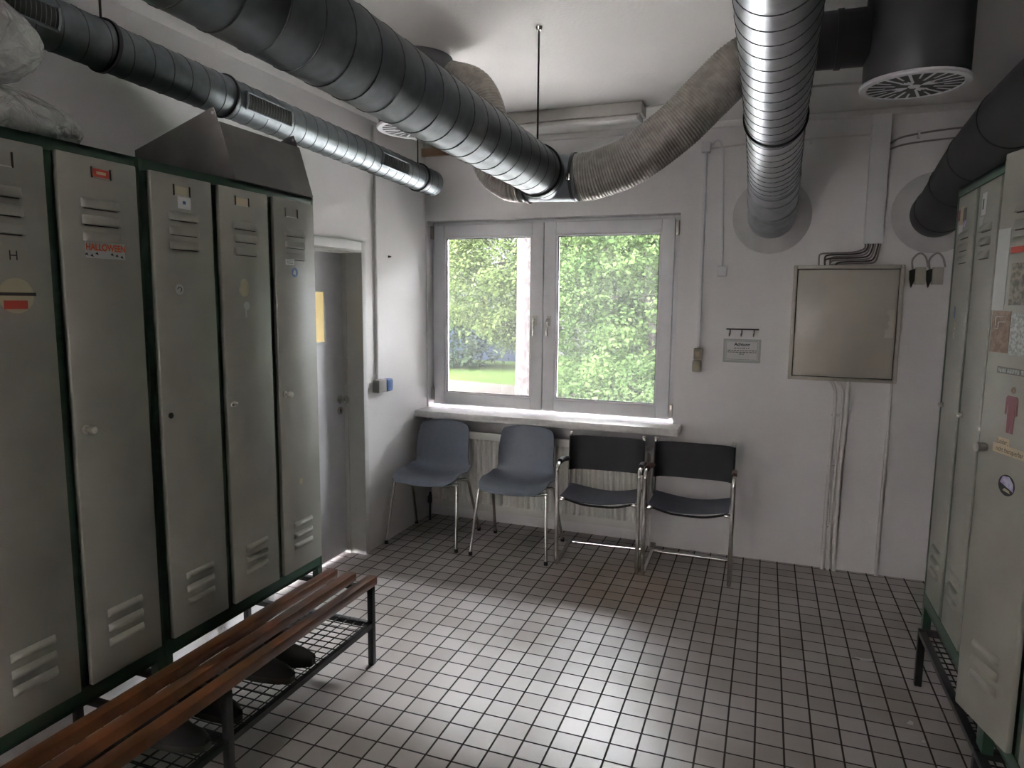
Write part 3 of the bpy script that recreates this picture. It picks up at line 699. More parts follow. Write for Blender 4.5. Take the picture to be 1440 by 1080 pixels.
# round diffusers with their plenum boxes
def diffuser(x, y, zf, label):
    rt_ = thing('ceiling_diffuser', (x, y, zf), label, 'air diffuser', 'round ceiling diffusers')
    MB().lathe([(.165, .012), (.168, .02), (.168, H - zf - .001), (.16, H - zf - .001)], (x, y, zf), (0, 0, 1), 'plenum', 48).build('plenum_box', rt_)
    b = MB(); b.lathe([(.152, .002), (.154, -.002), (.174, -.001), (.178, .004), (.176, .012), (.152, .012)], (x, y, zf), (0, 0, 1), 'white', 48, ring=True)
    b.build('face_ring', rt_)
    MB().lathe([(.151, .006), (.151, .0015)], (x, y, zf), (0, 0, 1), 'black', 40).build('dark_core', rt_)
    b = MB(); b.lathe([(.020, .001), (.018, -.002), (.004, -.0025)], (x, y, zf), (0, 0, 1), 'white', 20)
    for k in range(24):                                    # swirl vanes between dark slots
        a = 2 * math.pi * k / 24; r0 = .066 if k % 2 else .092; w = .0052 if k % 2 else .004
        c, s_ = math.cos(a), math.sin(a)
        P4 = [(r0, -w * .8, 0), (.152, -w, 0), (.152, w, 0), (r0, w * .8, 0)]
        b.prism([(x + c * p - s_ * q, y + s_ * p + c * q, zf + z) for p, q, z in P4], (0, 0, .0007), 'white')
    for q in range(4):                                     # inner plate sectors between the four long slots
        a0 = math.pi / 2 * q + .62; am = a0 + .4; a1 = a0 + .8
        st = [(x + .020 * math.cos(am), y + .020 * math.sin(am), zf)]
        for t in range(9):
            a = a0 + (a1 - a0) * t / 8; r_ = .072 if t % 2 else .056
            st.append((x + r_ * math.cos(a), y + r_ * math.sin(a), zf))
        b.prism(st, (0, 0, .0007), 'white')
    b.build('swirl_vanes', rt_)
    return rt_
dl = diffuser(.770, -1.566, 2.38, 'round white swirl diffuser on dark drum behind the big duct, left')
dr = diffuser(2.765, -1.57, 2.38, 'round white swirl diffuser on dark drum, right of the spiral pipe')
b = MB(); b.tube([(2.43, -1.57, 2.568), (2.61, -1.57, 2.566)], .098, 'darkduct', 40).lathe([(.098, 0), (.103, 0), (.103, .02), (.098, .02)], (2.50, -1.57, 2.567), (1, 0, 0), 'darkduct', 40)
b.build('collar', dr)
# thin perforated duct along the left wall
def thin(y): return Vector((.2 + .0147 * (y + .5), y, 2.3805 - .033 * (y + .5)))
tdu = thing('spiral_duct', (.18, -2.2, 2.43), 'slim galvanised spiral duct with slotted vents along the left wall', 'duct')
spiral(tdu, thin(-4.6), thin(-.30), .080, .083)
MB().lathe([(.081, 0), (.081, .02), (.07, .024), (.01, .026)], thin(-.31), (0, 1, -.03), 'galv', 40).build('end_cap', tdu)
for yc in (-.485, -2.655): clamp(tdu, thin(yc), (.0147, 1, -.033), .081, .014, H - .001)
for yc in (-2.12,): clamp(tdu, thin(yc), (.0147, 1, -.033), .0805, .006)
for ya, yb in ((-2.07, -1.79), (-1.03, -.74), (-3.10, -2.86)):
    b = MB(); p0, p1 = thin(ya), thin(yb); a0 = R(-6)
    def on(p, a, r): return Vector((p.x + math.cos(a) * r, p.y, p.z + math.sin(a) * r))
    n = 16
    rows = [[on(p0.lerp(p1, i / n), a0 + da, .0835) for i in range(n + 1)] for da in (-.36, -.12, .12, .36)]
    b.sheet(rows, .003, 'dark')
    for da, rr in ((-.40, .0845), (.40, .0845)): b.tube([on(p0.lerp(p1, i / n), a0 + da, rr) for i in range(n + 1)], .005, 'galv', 6)
    for i in range(n + 1): b.tube([on(p0.lerp(p1, i / n), a0 + da, .0865) for da in (-.38, -.19, 0, .19, .38)], .0013 if 0 < i < n else .006, 'plenum' if 0 < i < n else 'galv', 5)
    b.build('slot_vent', tdu)
# right spiral pipe into the wall
def rp(y): return Vector((2.3155 + .0055 * (y + .2), y, 2.2256 - .0766 * (y + .2)))
rd = thing('spiral_duct', (2.31, -2, 2.35), 'bright galvanised spiral pipe overhead running to a round wall plate right of the window', 'duct')
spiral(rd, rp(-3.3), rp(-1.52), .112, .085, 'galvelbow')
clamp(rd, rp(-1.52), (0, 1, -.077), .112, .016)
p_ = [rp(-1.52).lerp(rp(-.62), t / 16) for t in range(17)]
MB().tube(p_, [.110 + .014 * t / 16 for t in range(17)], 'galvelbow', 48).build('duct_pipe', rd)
hx_ = helix(rp(-1.50), rp(-.64), .1, .085); q0, q1 = rp(-1.52), rp(-.62)
out = []
for p in hx_:
    t = (p.y + 1.52) / .9; c = q0.lerp(q1, max(0, min(1, t))); out.append(c + (p - c).normalized() * (.1105 + .014 * t))
MB().tube(out, .0022, 'seam', 5).build('spiral_seam', rd)
e = bez([rp(-.64), (2.314, -.47, 2.243), (2.313, -.30, 2.205), (2.312, -.16, 2.155), (2.312, -.07, 2.132), (2.312, -.001, 2.130)], 5)
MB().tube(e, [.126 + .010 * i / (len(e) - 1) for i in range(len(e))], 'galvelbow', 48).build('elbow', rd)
for y in (-.60, -.42, -.24):
    i = min(range(len(e)), key=lambda k: abs(e[k].y - y)); tg = (e[min(i + 1, len(e) - 1)] - e[max(i - 1, 0)]).normalized()
    rr = .126 + .010 * i / (len(e) - 1)
    MB().lathe([(rr, -.012), (rr + .005, -.008), (rr + .005, .008), (rr, .012)], e[i], tg, 'galvelbow', 48, ring=True).build('elbow_bead', rd)
MB().tube([(2.312 , -.139, 2.02), (2.312, -.05, 2.0), (2.312, -.003, 1.995)], .0015, 'seam', 5).build('sheet_joint', rd)
def wallplate(x, z, label, r=.222):
    o = MB().lathe([(r, -.0), (r, .006), (r - .004, .008), (.05, .008)], (x, -.0005, z), (0, -1, 0), 'plate', 64).build('wall_plate', None, org=(x, 0, z)); tag(o, label, 'wall plate')
    return o
M['plate'] = mat('wall_plate_sheet', (.52, .515, .51), .5, .0)
wallplate(2.312, 2.127, 'round grey sheet plate on the wall where the spiral pipe enters')
wallplate(3.166, 2.118, 'round grey sheet plate on the wall behind the dark duct')
# dark duct on the right
dk = thing('dark_duct', (3.2, -1.4, 2.35), 'thick dark duct bending from the back wall over the right lockers', 'duct')
kp = bez([(3.166, -.002, 2.112), (3.166, -.10, 2.118), (3.175, -.26, 2.165), (3.19, -.5, 2.26), (3.205, -.80, 2.335), (3.22, -1.2, 2.39), (3.24, -2.0, 2.42), (3.26, -3.4, 2.44)], 6)
MB().tube(kp, .131, 'darkduct', 48).build('duct_pipe', dk)
for y in (-.12, -.36, -.62, -1.02, -1.6, -2.2):
    i = min(range(len(kp)), key=lambda k: abs(kp[k].y - y)); tg = (kp[i + 1] - kp[i - 1]).normalized()
    MB().lathe([(.131, -.008), (.1345, -.004), (.1345, .004), (.131, .008)], kp[i], tg, 'darkduct', 48, ring=True).build('duct_bead', dk)

# ------------------------------------------------------------------ lamp, trunking, cables, boxes on the back wall
lm = thing('fluorescent_lamp', (1.15, -.53, H), 'long switched-off fluorescent batten lamp on the ceiling near the window', 'lamp')
MB().box(.72, 1.625, -.60, -.46, 2.628, H - .0005, 'lampc', .004).build('housing', lm)
MB().box(.74, 1.60, -.585, -.475, 2.600, 2.628, 'lampd', .012).build('diffuser', lm)
MB().box(1.600, 1.612, -.59, -.47, 2.602, 2.628, 'lampc', .003).build('end_cap', lm)
MB().lathe([(.008, 0), (.008, .008), (.003, .012)], (1.03, -.601, 2.632), (0, -1, 0), 'brass', 12).build('screw', lm)
o = MB().box(2.812, 2.906, -.062, -.0005, 1.952, H - .036, 'white', .003).build('cable_trunking', None, org=(2.859, 0, 1.95)); tag(o, 'white vertical cable trunking from ceiling to above the grey cabinet', 'trunking')
def cable(name, pts, r, m, label, cat='cable', group=None, smooth=True):
    o = MB().tube(bez(pts, 5) if smooth else fillet(pts, .02), r, m, 8).build(name, None, org=pts[0]); return tag(o, label, cat, group)
cable('conduit', [(1.921, -.012, 2.535), (1.922, -.012, 2.0), (1.924, -.012, 1.5), (1.925, -.012, 1.327)], .0095, 'white', 'white vertical conduit right of the window down to the switch block', 'conduit')
o = MB().box(1.893, 1.945, -.042, -.0005, 2.515, 2.575, 'white', .004).lathe([(.006, 0), (.006, .002)], (1.919, -.042, 2.545), (0, -1, 0), 'pipe', 12).build('junction_box', None, org=(1.919, 0, 2.52)); tag(o, 'small junction box high on the wall atop the long conduit', 'junction box')
cable('cable', [(1.945, -.010, 2.56), (1.985, -.012, 2.585), (2.012, -.01, 2.55), (2.02, -.01, 2.45), (2.035, -.01, 2.1), (2.043, -.01, 1.832)], .006, 'white', 'thin white cable looping down to a square box beside the conduit')
o = MB().box(2.017, 2.073, -.036, -.0005, 1.772, 1.834, 'white', .004).box(2.025, 2.065, -.038, -.036, 1.78, 1.826, 'white', .001).build('junction_box', None, org=(2.045, 0, 1.775)); tag(o, 'square white junction box at the end of the thin cable', 'junction box')
sw = thing('switch_block', (1.905, 0, 1.18), 'beige switch above a socket at the foot of the long conduit', 'switch')
b = MB(); b.box(1.897, 1.947, -.045, -.0005, 1.255, 1.326, 'beige', .005).build('switch_housing', sw)
MB().box(1.908, 1.932, -.052, -.044, 1.275, 1.306, 'cream', .003).build('rocker', sw)
b = MB(); b.box(1.892, 1.944, -.05, -.0005, 1.178, 1.247, 'beige', .006); b.build('socket_housing', sw)
MB().lathe([(.018, .0), (.018, .003), (.015, .003)], (1.918, -.05, 1.212), (0, -1, 0), 'stain', 18).build('socket_face', sw)
cable('cable', [(1.95, -.008, 2.54), (2.2, -.008, 2.556), (2.5, -.008, 2.556), (2.81, -.008, 2.56)], .006, 'pipe', 'thin painted cable along the wall left of the trunking')
cable('cable', [(2.906, -.008, 2.50), (2.98, -.008, 2.535), (3.2, -.008, 2.56), (3.5, -.008, 2.565)], .005, 'cable', 'upper of two grey cables along the wall right of the trunking')
cable('cable', [(2.906, -.008, 2.47), (3.0, -.008, 2.495), (3.2, -.008, 2.51), (3.5, -.008, 2.515)], .005, 'cable', 'lower of two grey cables along the wall right of the trunking')
cable('cable', [(1.626, -.52, 2.675), (1.75, -.52, 2.681), (2.2, -.55, 2.681), (2.47, -.60, 2.681), (2.75, -.58, 2.681)], .006, 'pipe', 'thin cable along the ceiling from the lamp')
for x, z, lab in ((2.502, 2.556, 'small white cable clip left of the trunking'), (3.05, 2.55, 'small white cable clip right of the trunking')):
    o = MB().box(x - .006, x + .006, -.02, -.0005, z - .03, z + .014, 'white', .003).build('cable_clip', None, org=(x, 0, z)); tag(o, lab, 'clip')

cb = thing('electrical_cabinet', (2.742, 0, 1.17), 'flush beige electrical cabinet with small latch on the back wall', 'cabinet')
b = MB(); rect_frame(b, 2.452, 3.030, 1.158, 1.832, -.042, -.0005, .020, 'cab', .003); b.box(2.47, 3.01, -.02, -.001, 1.176, 1.814, 'dark').build('cabinet_frame', cb)
dd = MB().box(2.478, 3.004, -.045, -.022, 1.184, 1.806, 'cab', .003).build('cabinet_door', cb)
b = MB(); b.box(2.950, 2.995, -.051, -.044, 1.42, 1.585, 'latch', .002).prism([(2.948, -.049, 1.46), (2.955, -.056, 1.49), (2.955, -.056, 1.53), (2.948, -.049, 1.56)], (.014, 0, 0), 'cab').lathe([(.017, 0), (.017, .006), (.012, .008)], (2.975, -.049, 1.505), (0, -1, 0), 'latch', 18); b.build('latch', dd)
# cables spilling from the trunking onto the cabinet
NM = ('topmost', 'second', 'third', 'fourth', 'fifth', 'sixth', 'lowest')
for i in range(7):                                         # a sheaf: each cable on its own depth and height
    x0 = 2.824 + i * .0125; yy = -.012 - (i % 2) * .016 - i * .0015; zz = 1.905 - i * .0105
    xe = 2.585 + i * .010 + (i % 3) * .02
    pts = [(x0, yy, 1.951), (x0 - .002, yy, 1.93), (x0 - .02, yy, zz + .012), (x0 - .07, yy, zz), (xe + .06, yy, zz - .002), (xe + .012, yy, zz - .006), (xe, yy, zz - .022), (xe + .002, yy, 1.8325)]
    if zz < 1.86: pts[-2:] = [(xe, yy, 1.8335)]
    cable('cable', pts, .0046, 'cable' if i % 2 == 0 else 'dcable', NM[i] + ' of the cables running from the trunking along the cabinet top', 'cable', 'cables above the cabinet')
# paired outlets by the right lockers
for i, (xa, xb) in enumerate(((3.085, 3.135), (3.168, 3.222))):
    o = thing('wall_outlet', (.5 * (xa + xb), 0, 1.72), ('beige wall outlet next to the cabinet, cable loop on top', 'beige wall outlet partly behind the right locker')[i], 'outlet')
    MB().box(xa, xb, -.032, -.0005, 1.722, 1.818, 'cab', .004).build('outlet_housing', o)
    MB().prism([(xa - .028, -.004, 1.80), (xa - .002, -.004, 1.81), (xa - .002, -.004, 1.745), (xa - .016, -.004, 1.705), (xa - .026, -.004, 1.75)], (0, -.02, 0), 'dark').build('outlet_shadow', o)  # dark shape standing in for the shadow beside each outlet
    xc = xa - .014
    cable('cable', [(xc, -.014, 1.805), (xc - .004, -.014, 1.86), (xc + .03, -.014, 1.895), (xc + .06, -.014, 1.87), (xc + .075, -.014, 1.818)], .005, 'cable', ('cable loop above the outlet next to the cabinet', 'cable loop above the outlet by the right locker')[i])
# pipes below the cabinet
for i, (xt, xb) in enumerate(((2.722, 2.712), (2.762, 2.742), (2.785, 2.773))):
    lab = ('left of three thin painted pipes below the cabinet', 'middle of three thin painted pipes below the cabinet', 'right and stoutest of three painted pipes below the cabinet')[i]
    pts = [(xt - (.03, .035, .0)[i], -.022, 1.157), (xt - .01 if i < 2 else xt, -.022, 1.12), (xt, -.022, 1.04), ((xt * 2 + xb) / 3, -.022, .75), (xb, -.022, .45), (xb, -.022, .0)]
    P = bez(pts, 5); r0 = (.009, .008, .012)[i]
    o = MB().tube(P, [r0 if p.z > .62 else r0 * 1.25 for p in P], 'pipe', 10).build('wall_pipe', None, org=pts[-1]); tag(o, lab, 'pipe', 'pipes below the cabinet')
for i, (x, z, lab) in enumerate(((2.73, .95, 'upper'), (2.728, .64, 'middle'), (2.722, .26, 'lower'))):
    o = MB().box(x - .022, x + .03, -.012, -.0005, z - .006, z + .006, 'pipe', .002).build('pipe_clip', None, org=(x, 0, z)); tag(o, lab + ' pipe clip on the three pipes below the cabinet', 'clip')
P = bez([(3.012, -.016, 1.157), (3.011, -.016, .9), (3.008, -.016, .5), (3.006, -.016, 0)], 5)
o = MB().tube(P, [.007 if p.z > .85 else .011 for p in P], 'pipe', 10).build('wall_pipe', None, org=(3.006, -.016, 0)); tag(o, 'single thin painted pipe below the right corner of the cabinet', 'pipe')
# coat hooks and notice
hk = thing('hook_rail', (2.18, 0, 1.449), 'short three-hook rail above the notice', 'hook rail')
MB().cyl((2.085, -.012, 1.449), (2.276, -.012, 1.449), .004, 'black', 8).box(2.09, 2.10, -.012, -.0005, 1.445, 1.453, 'black').box(2.26, 2.27, -.012, -.0005, 1.445, 1.453, 'black').build('rail', hk)
for x in (2.108, 2.177, 2.248): MB().tube(fillet([(x, -.013, 1.447), (x, -.014, 1.412), (x - .003, -.035, 1.405), (x - .003, -.037, 1.425)], .01), .004, 'chrome', 8).build('hook', hk)
nt_ = thing('notice', (2.182, 0, 1.315), 'small laminated notice headed Achtung under the hook rail', 'sign')
MB().box(2.072, 2.292, -.003, -.0005, 1.243, 1.388, 'pale').build('laminate', nt_)
b = MB(); b.box(2.086, 2.278, -.0042, -.003, 1.257, 1.378, 'paper')
for x0, x1, z0, z1 in ((2.090, 2.274, 1.373, 1.3745), (2.090, 2.274, 1.262, 1.2635), (2.090, 2.0915, 1.262, 1.3745), (2.2725, 2.274, 1.262, 1.3745)): b.box(x0, x1, -.0046, -.004, z0, z1, 'grey')
b.text('Achtung', .027, (2.182, -.0047, 1.355), (1, 0, 0), UP, 'ink', bold=.03)
rnd = random.Random(9)
for z, x0, x1 in ((1.332, 2.135, 2.225), (1.318, 2.098, 2.268), (1.307, 2.098, 2.268), (1.296, 2.165, 2.195)):
    x = x0
    while x < x1:
        w = rnd.uniform(.008, .02); b.box(x, min(x + w, x1), -.0047, -.0042, z - .0024, z + .0024, 'grey'); x += w + .004
b.build('printed_sheet', nt_, recalc=False)
# conduit and switch on the left wall
cable('conduit', [(.010, -.690, H - .03), (.010, -.690, 1.8), (.010, -.690, 1.105)], .009, 'pipe', 'grey vertical conduit on the left wall beside the door casing', 'conduit')
so = thing('wall_socket', (0, -.655, 1.06), 'small grey socket box with a blue face at the foot of the left wall conduit', 'socket')
MB().box(.0005, .050, -.735, -.642, 1.022, 1.104, 'cable', .006).build('socket_housing', so)
MB().box(.006, .058, -.645, -.572, 1.020, 1.102, 'blue', .012).build('socket_cover', so)
o = MB().box(-.0, .34, -.060, -.036, 2.600, 2.655, 'bat', .003).build('wooden_batten', None, org=(.17, -.03, 2.6)); tag(o, 'short brown wooden batten on the back wall under the ceiling, left corner', 'batten')
o = MB().lathe([(.008, 0), (.005, .012), (.003, .02)], (0.0005, -.52, 1.885), (1, 0, 0), 'dark', 10).build('wall_hook', None, org=(0, -.52, 1.885)); tag(o, 'tiny hook high on the bright left wall', 'hook')

# ------------------------------------------------------------------ radiator
ra = thing('radiator', (.86, -.05, .12), 'off-white panel radiator with vertical ribs under the window', 'radiator')
b = MB(); x0, x1, z0, z1 = .095, 1.635, .128, .690; n = 38
rows = []
zs = [z0, z0 + .012, z0 + .05, z0 + .065, z1 - .065, z1 - .05, z1 - .012, z1]
per = (x1 - x0 - .04) / n; xs = [x0]
for k in range(n):
    a = x0 + .02 + per * k; xs += [a, a + per * .28, a + per * .5, a + per * .78]
xs.append(x1)
for z_i, z in enumerate(zs):
    row = []
    for i, x in enumerate(xs):
        rib = 0 < i < len(xs) - 1 and (i - 1) % 4 in (1, 2) and 2 < z_i < 5
        row.append((x, (-.086 if rib or z_i in (0, 7) and False else -.105), z))
    rows.append(row)
b.sheet(rows, .004, 'rad'); b.box(x0, x1, -.103, -.060, z0 + .003, z0 + .02, 'rad').box(x0, x1, -.103, -.060, z1 - .016, z1 - .001, 'rad', .004)
b.box(x0, x0 + .012, -.103, -.04, z0, z1, 'rad', .003).box(x1 - .012, x1, -.103, -.04, z0, z1, 'rad', .003)
b.build('panel', ra)
MB().box(x0 + .02, x1 - .02, -.045, -.035, z0 + .02, z1 - .02, 'rad', .002).build('rear_panel', ra)
for x in (x0 + .3, x1 - .3): MB().box(x - .015, x + .015, -.035, .0595, z0 + .1, z1 - .1, 'rad').build('wall_bracket', ra)
b = MB(); b.lathe([(.014, -.03), (.014, 0), (.023, .004), (.025, .02), (.024, .045), (.018, .052), (.004, .053)], (1.66, -.085, .655), (1, -.35, 0), 'white', 18)
b.build('thermostat_valve', ra)
MB().tube(fillet([(1.636, -.075, .655), (1.662, -.075, .655), (1.662, -.075, .40), (1.662, -.03, .05), (1.662, -.03, .0)], .02), .008, 'rad', 8).build('supply_pipe', ra)
MB().tube([(.068, -.085, 0), (.068, -.085, .15)], .008, 'dark', 8).lathe([(.012, -.02), (.018, -.012), (.018, .03), (.010, .04), (.010, .06)], (.068, -.085, .15), (0, 0, 1), 'dark', 12).cyl((.068, -.085, .165), (.10, -.085, .165), .009, 'dark', 8).build('return_valve', ra)

# ------------------------------------------------------------------ shell chairs
def shell_chair(label):
    root = thing('shell_chair', (0, 0, 0), label, 'chair', 'grey shell chairs under the window')
    # profile from front edge of the seat to the top of the backrest, local y forward = -y
    prof = [(-.235, .418), (-.215, .436), (-.16, .440), (-.08, .432), (0, .424), (.07, .424), (.115, .436), (.148, .468), (.168, .515), (.186, .58), (.206, .66), (.226, .735), (.234, .765), (.238, .775)]
    hw = [.16, .195, .218, .228, .232, .228, .220, .205, .196, .192, .190, .182, .165, .13]
    prof_b = []
    rows = []
    for (y, z), w in zip(prof, hw):
        row = []
        back = max(0, min(1, (z - .45) / .12))
        for k in range(15):
            s_ = -1 + 2 * k / 14; e = abs(s_) ** 2.6
            dz_ = (.020 * e) * (1 - back) - (.012 * (abs(s_) ** 6) if y < -.2 else 0)
            if -.12 < y < .12 and back < .5: dz_ += .028 * e
            row.append((s_ * w, y - back * .052 * e, z + dz_ - back * .006 * e))
        rows.append(row)
    # refine with interpolation
    fine = []
    cols = [bez([r[k] for r in rows], 3) for k in range(15)]
    for i in range(len(cols[0])): fine.append([cols[k][i] for k in range(15)])
    MB().sheet(fine, .006, 'shell').build('seat_shell', root, ang=60)
    for sx in (-1, 1):
        for sy in (-1, 1):
            p = fillet([(sx * .10, sy * .11 + .0, .402), (sx * .222, sy * .125, .400 if sy > 0 else .408), (sx * .250, sy * .225 - .0, .0)], .025, 5) if False else None
    for sx in (-1, 1):
        fr = fillet([(sx * .14, -.13, .404), (sx * .222, -.145, .424), (sx * .249, -.222, .012)], .022, 6)
        bk = fillet([(sx * .14, .06, .398), (sx * .212, .085, .400), (sx * .241, .225, .012)], .022, 6)
        for P in (fr, bk):
            o = MB().tube(P, .0105, 'chrome', 12).build('leg', root)
            MB().cyl(P[-1] + Vector((0, 0, -.012)), P[-1] + Vector((0, 0, .012)), .0125, 'rubber', 12).build('leg_cap', o)
    b = MB(); b.cyl((-.15, -.13, .404), (.15, -.13, .404), .010, 'chrome', 10).cyl((-.15, .06, .398), (.15, .06, .398), .010, 'chrome', 10)
    b.cyl((-.14, -.13, .404), (-.14, .06, .398), .010, 'chrome', 10).cyl((.14, -.13, .404), (.14, .06, .398), .010, 'chrome', 10)
    for sx in (-1, 1): b.box(sx * .215 - .02, sx * .215 + .02, -.16, -.135, .418, .432, 'chrome', .004)
    b.build('seat_frame', root); return root
c1 = shell_chair('grey plastic shell chair in the window corner beside the left wall')
c2 = dup(c1); c2['label'] = 'grey plastic shell chair next to the slung armchairs, second from the corner'
c1.location = (.262, -.398, 0); c1.rotation_euler.z = R(3)
c2.location = (.866, -.382, 0); c2.rotation_euler.z = R(2)

# ------------------------------------------------------------------ cantilever armchairs
def arm_chair(label, pad):
    root = thing('cantilever_armchair', (0, 0, 0), label, 'armchair', 'black sling armchairs under the window')
    hw = .243; yf, yb, za = -.235, .17, .630
    fl = .014
    for sx in (-1, 1):
        x = sx * hw
        P = fillet([(x * .955, .115, .765), (x * .955, .090, .42)], .01)
        MB().tube(P, .0115, 'chrome', 12).lathe([(.0125, 0), (.0125, .012), (.006, .016)], (x * .955, .1157, .762), (0, .08, 1), 'brass', 12).build('back_post', root)
        P = fillet([(x, .13, .592), (x, -.05, .628), (x, yf - .012, .640), (x, yf, .5), (x, yf, .05), (x, yf + .02, fl), (x, .16, fl + .002)], .055, 8)
        MB().tube(P, .0125, 'chrome', 12).build('side_frame', root)
        MB().tube([(x, .085, .605), (x, -.07, .638), (x, -.165, .644)], [.0155, .0165, .0155], pad, 12).build('arm_pad', root)
        MB().box(x * .90 - .02, x * .90 + .02, yf - .004, yf + .03, .418, .432, 'chrome', .005).build('seat_clamp', root)
        MB().cyl((x, .10, .603), (x * .955, .105, .603), .009, 'chrome', 10).build('back_clamp', root)
    MB().tube(fillet([(-hw, .15, fl + .001), (-hw, .19, fl), (hw, .19, fl), (hw, .15, fl + .001)], .035, 6), .0125, 'chrome', 12).build('base_bar', root)
    MB().tube(bez([(-hw * .9, -.2, .425), (-.1, -.19, .392), (0, -.19, .388), (.1, -.19, .392), (hw * .9, -.2, .425)], 6), .007, 'rubber', 8).build('seat_bar', root)
    for sx in (-1, 1): MB().tube([(sx * hw * .88, yf + .012, .428), (sx * hw * .88, .09, .418)], .010, 'chrome', 10).build('seat_rail', root)
    rows = []
    for i in range(13):
        t = i / 12; y = yf + .002 + t * (.105 - yf); row = []
        for k in range(17):
            s_ = -1 + 2 * k / 16; row.append((s_ * hw * .93, y, .448 - .012 * t - .034 * (1 - s_ * s_) * (1 - .25 * t) + (.004 * math.sin(3 * s_ + 4 * t))))
        rows.append(row)
    MB().sheet(rows, .005, 'leather').build('seat_sling', root)
    rows = []
    for i in range(7):
        t = i / 6; row = []
        for k in range(17):
            s_ = -1 + 2 * k / 16; row.append((s_ * hw * .968, .090 + .0 + t * .012 + .030 * (1 - s_ ** 4) - .018 * (1 if abs(s_) > .95 else 0) , .535 + t * .218))
        rows.append(row)
    MB().sheet(rows, .012, 'backcloth').build('back_sling', root)
    return root
a1 = arm_chair('black sling armchair with chrome frame, left of the pair, black arm pads', 'rubber')
a2 = arm_chair('black sling armchair with chrome frame at the right end, brown arm pad', 'armwood')
a1.location = (1.412, -.342, 0); a1.rotation_euler.z = R(4)
a2.location = (1.945, -.325, 0); a2.rotation_euler.z = R(1)

# ------------------------------------------------------------------ litter on the floor
def scrap(pts, label, m='paper'):
    o = MB().prism([(x, y, .0004) for x, y in pts], (0, 0, .0025), m).build('paper_scrap', None, org=(pts[0][0], pts[0][1], 0)); tag(o, label, 'scrap', 'litter on the tiles')
scrap([(2.775, -1.115), (2.80, -1.135), (2.845, -1.13), (2.85, -1.105), (2.825, -1.118)], 'largest white paper scrap on the tiles, farthest from the viewer')
scrap([(2.905, -1.595), (2.925, -1.600), (2.93, -1.582), (2.92, -1.572)], 'white paper scrap in front of the right stand leg')
scrap([(2.935, -1.70), (2.948, -1.705), (2.945, -1.692)], 'tiny white scrap between larger scraps near the right stand')
scrap([(2.86, -2.04), (2.872, -2.045), (2.87, -2.03)], 'tiny white scrap nearest the viewer before the right stand')

# ------------------------------------------------------------------ outside
struct('ground_outside', MB().box(-40, 30, .36, 60, -.60, -.42, 'grass'))
struct('bounce_yard_outside', MB().box(-8, 12, .36, 5.6, -.43, -.405, 'bounceyard'))  # unseen pale ground added to bounce sky light onto the ceiling
struct('path_outside', MB().prism([(-16, 8.2, -.42), (-1.6, 7.4, -.42), (-1.2, 10.4, -.42), (-16, 13.2, -.42)], (0, 0, .012), 'path'))
def tree(name, label, cat, group, center, rad, nclus, nleaf, size, lm_, trunk=None, seed=1, squash=1, droop=.5):
    rnd = random.Random(seed); root = thing(name, (trunk[0][0][0] if trunk else center[0], trunk[0][0][1] if trunk else center[1], -.42), label, cat, group, None)
    vs = []; fs = []
    for c in range(nclus):
        while True:
            p = Vector((rnd.uniform(-1, 1), rnd.uniform(-1, 1), rnd.uniform(-1, 1)))
            if .35 < p.length < 1: break
        cc = Vector((center[0] + p.x * rad[0], center[1] + p.y * rad[1], center[2] + p.z * rad[2]))
        cr = rnd.uniform(.18, .42)
        for k in range(nleaf):
            q = Vector((rnd.gauss(0, 1), rnd.gauss(0, 1), rnd.gauss(0, .55))) * cr * .6
            q.z -= (q.x * q.x + q.y * q.y) * droop
            b0 = cc + q
            if b0.z < -.38 or b0.y < .6: continue
            d = Vector((rnd.uniform(-1, 1), rnd.uniform(-1, 1), rnd.uniform(-.9, .25))).normalized()
            n_ = Vector((rnd.uniform(-.6, .6), rnd.uniform(-.8, .4), rnd.uniform(.3, 1))); sd = d.cross(n_).normalized(); up = sd.cross(d)
            L = size * rnd.uniform(.65, 1.25); w_ = L * .34; i0 = len(vs)
            vs += [b0, b0 + d * L * .45 + sd * w_ + up * L * .08, b0 + d * L, b0 + d * L * .45 - sd * w_ + up * L * .08]
            fs += [(i0, i0 + 1, i0 + 2), (i0, i0 + 2, i0 + 3)]
    me = bpy.data.meshes.new('foliage'); org = ORG[root.name]; me.from_pydata([v - org for v in vs], [], fs); me.materials.append(M[lm_])
    o = bpy.data.objects.new('foliage', me); COL.objects.link(o); o.parent = root
    if trunk:
        pts, r0, r1 = trunk; P = bez(pts, 6)
        MB().tube(P, [r0 + (r1 - r0) * i / (len(P) - 1) for i in range(len(P))], 'bark', 14).build('trunk', root)
        b = MB(); top = P[-1]
        for k in range(5):
            a = k * 1.26 + seed; e_ = Vector((center[0] + math.cos(a) * rad[0] * .6, center[1] + math.sin(a) * rad[1] * .6, center[2] + rad[2] * .25 * math.sin(k * 2.1)))
            s0 = P[int(len(P) * (.6 + .06 * k))]; b.tube(bez([s0, s0.lerp(e_, .5) + Vector((0, 0, .15)), e_], 5), [r1 * .6] * 5 + [r1 * .35] * 5 + [r1 * .15], 'bark', 6)
        b.build('branch', root)
    return root
TG = 'trees outside the window'
tree('tree', 'tall tree with pale bare trunk close outside the left casement', 'tree', TG, (-.8, 4.6, 11.5), (2.2, 1.8, 2.0), 120, 50, .13, 'leafA', ([(-.50, 3.5, -.42), (-.475, 3.5, 1.2), (-.485, 3.5, 2.6), (-.55, 3.7, 6.0), (-.7, 4.2, 10.6)], .108, .07), 3)
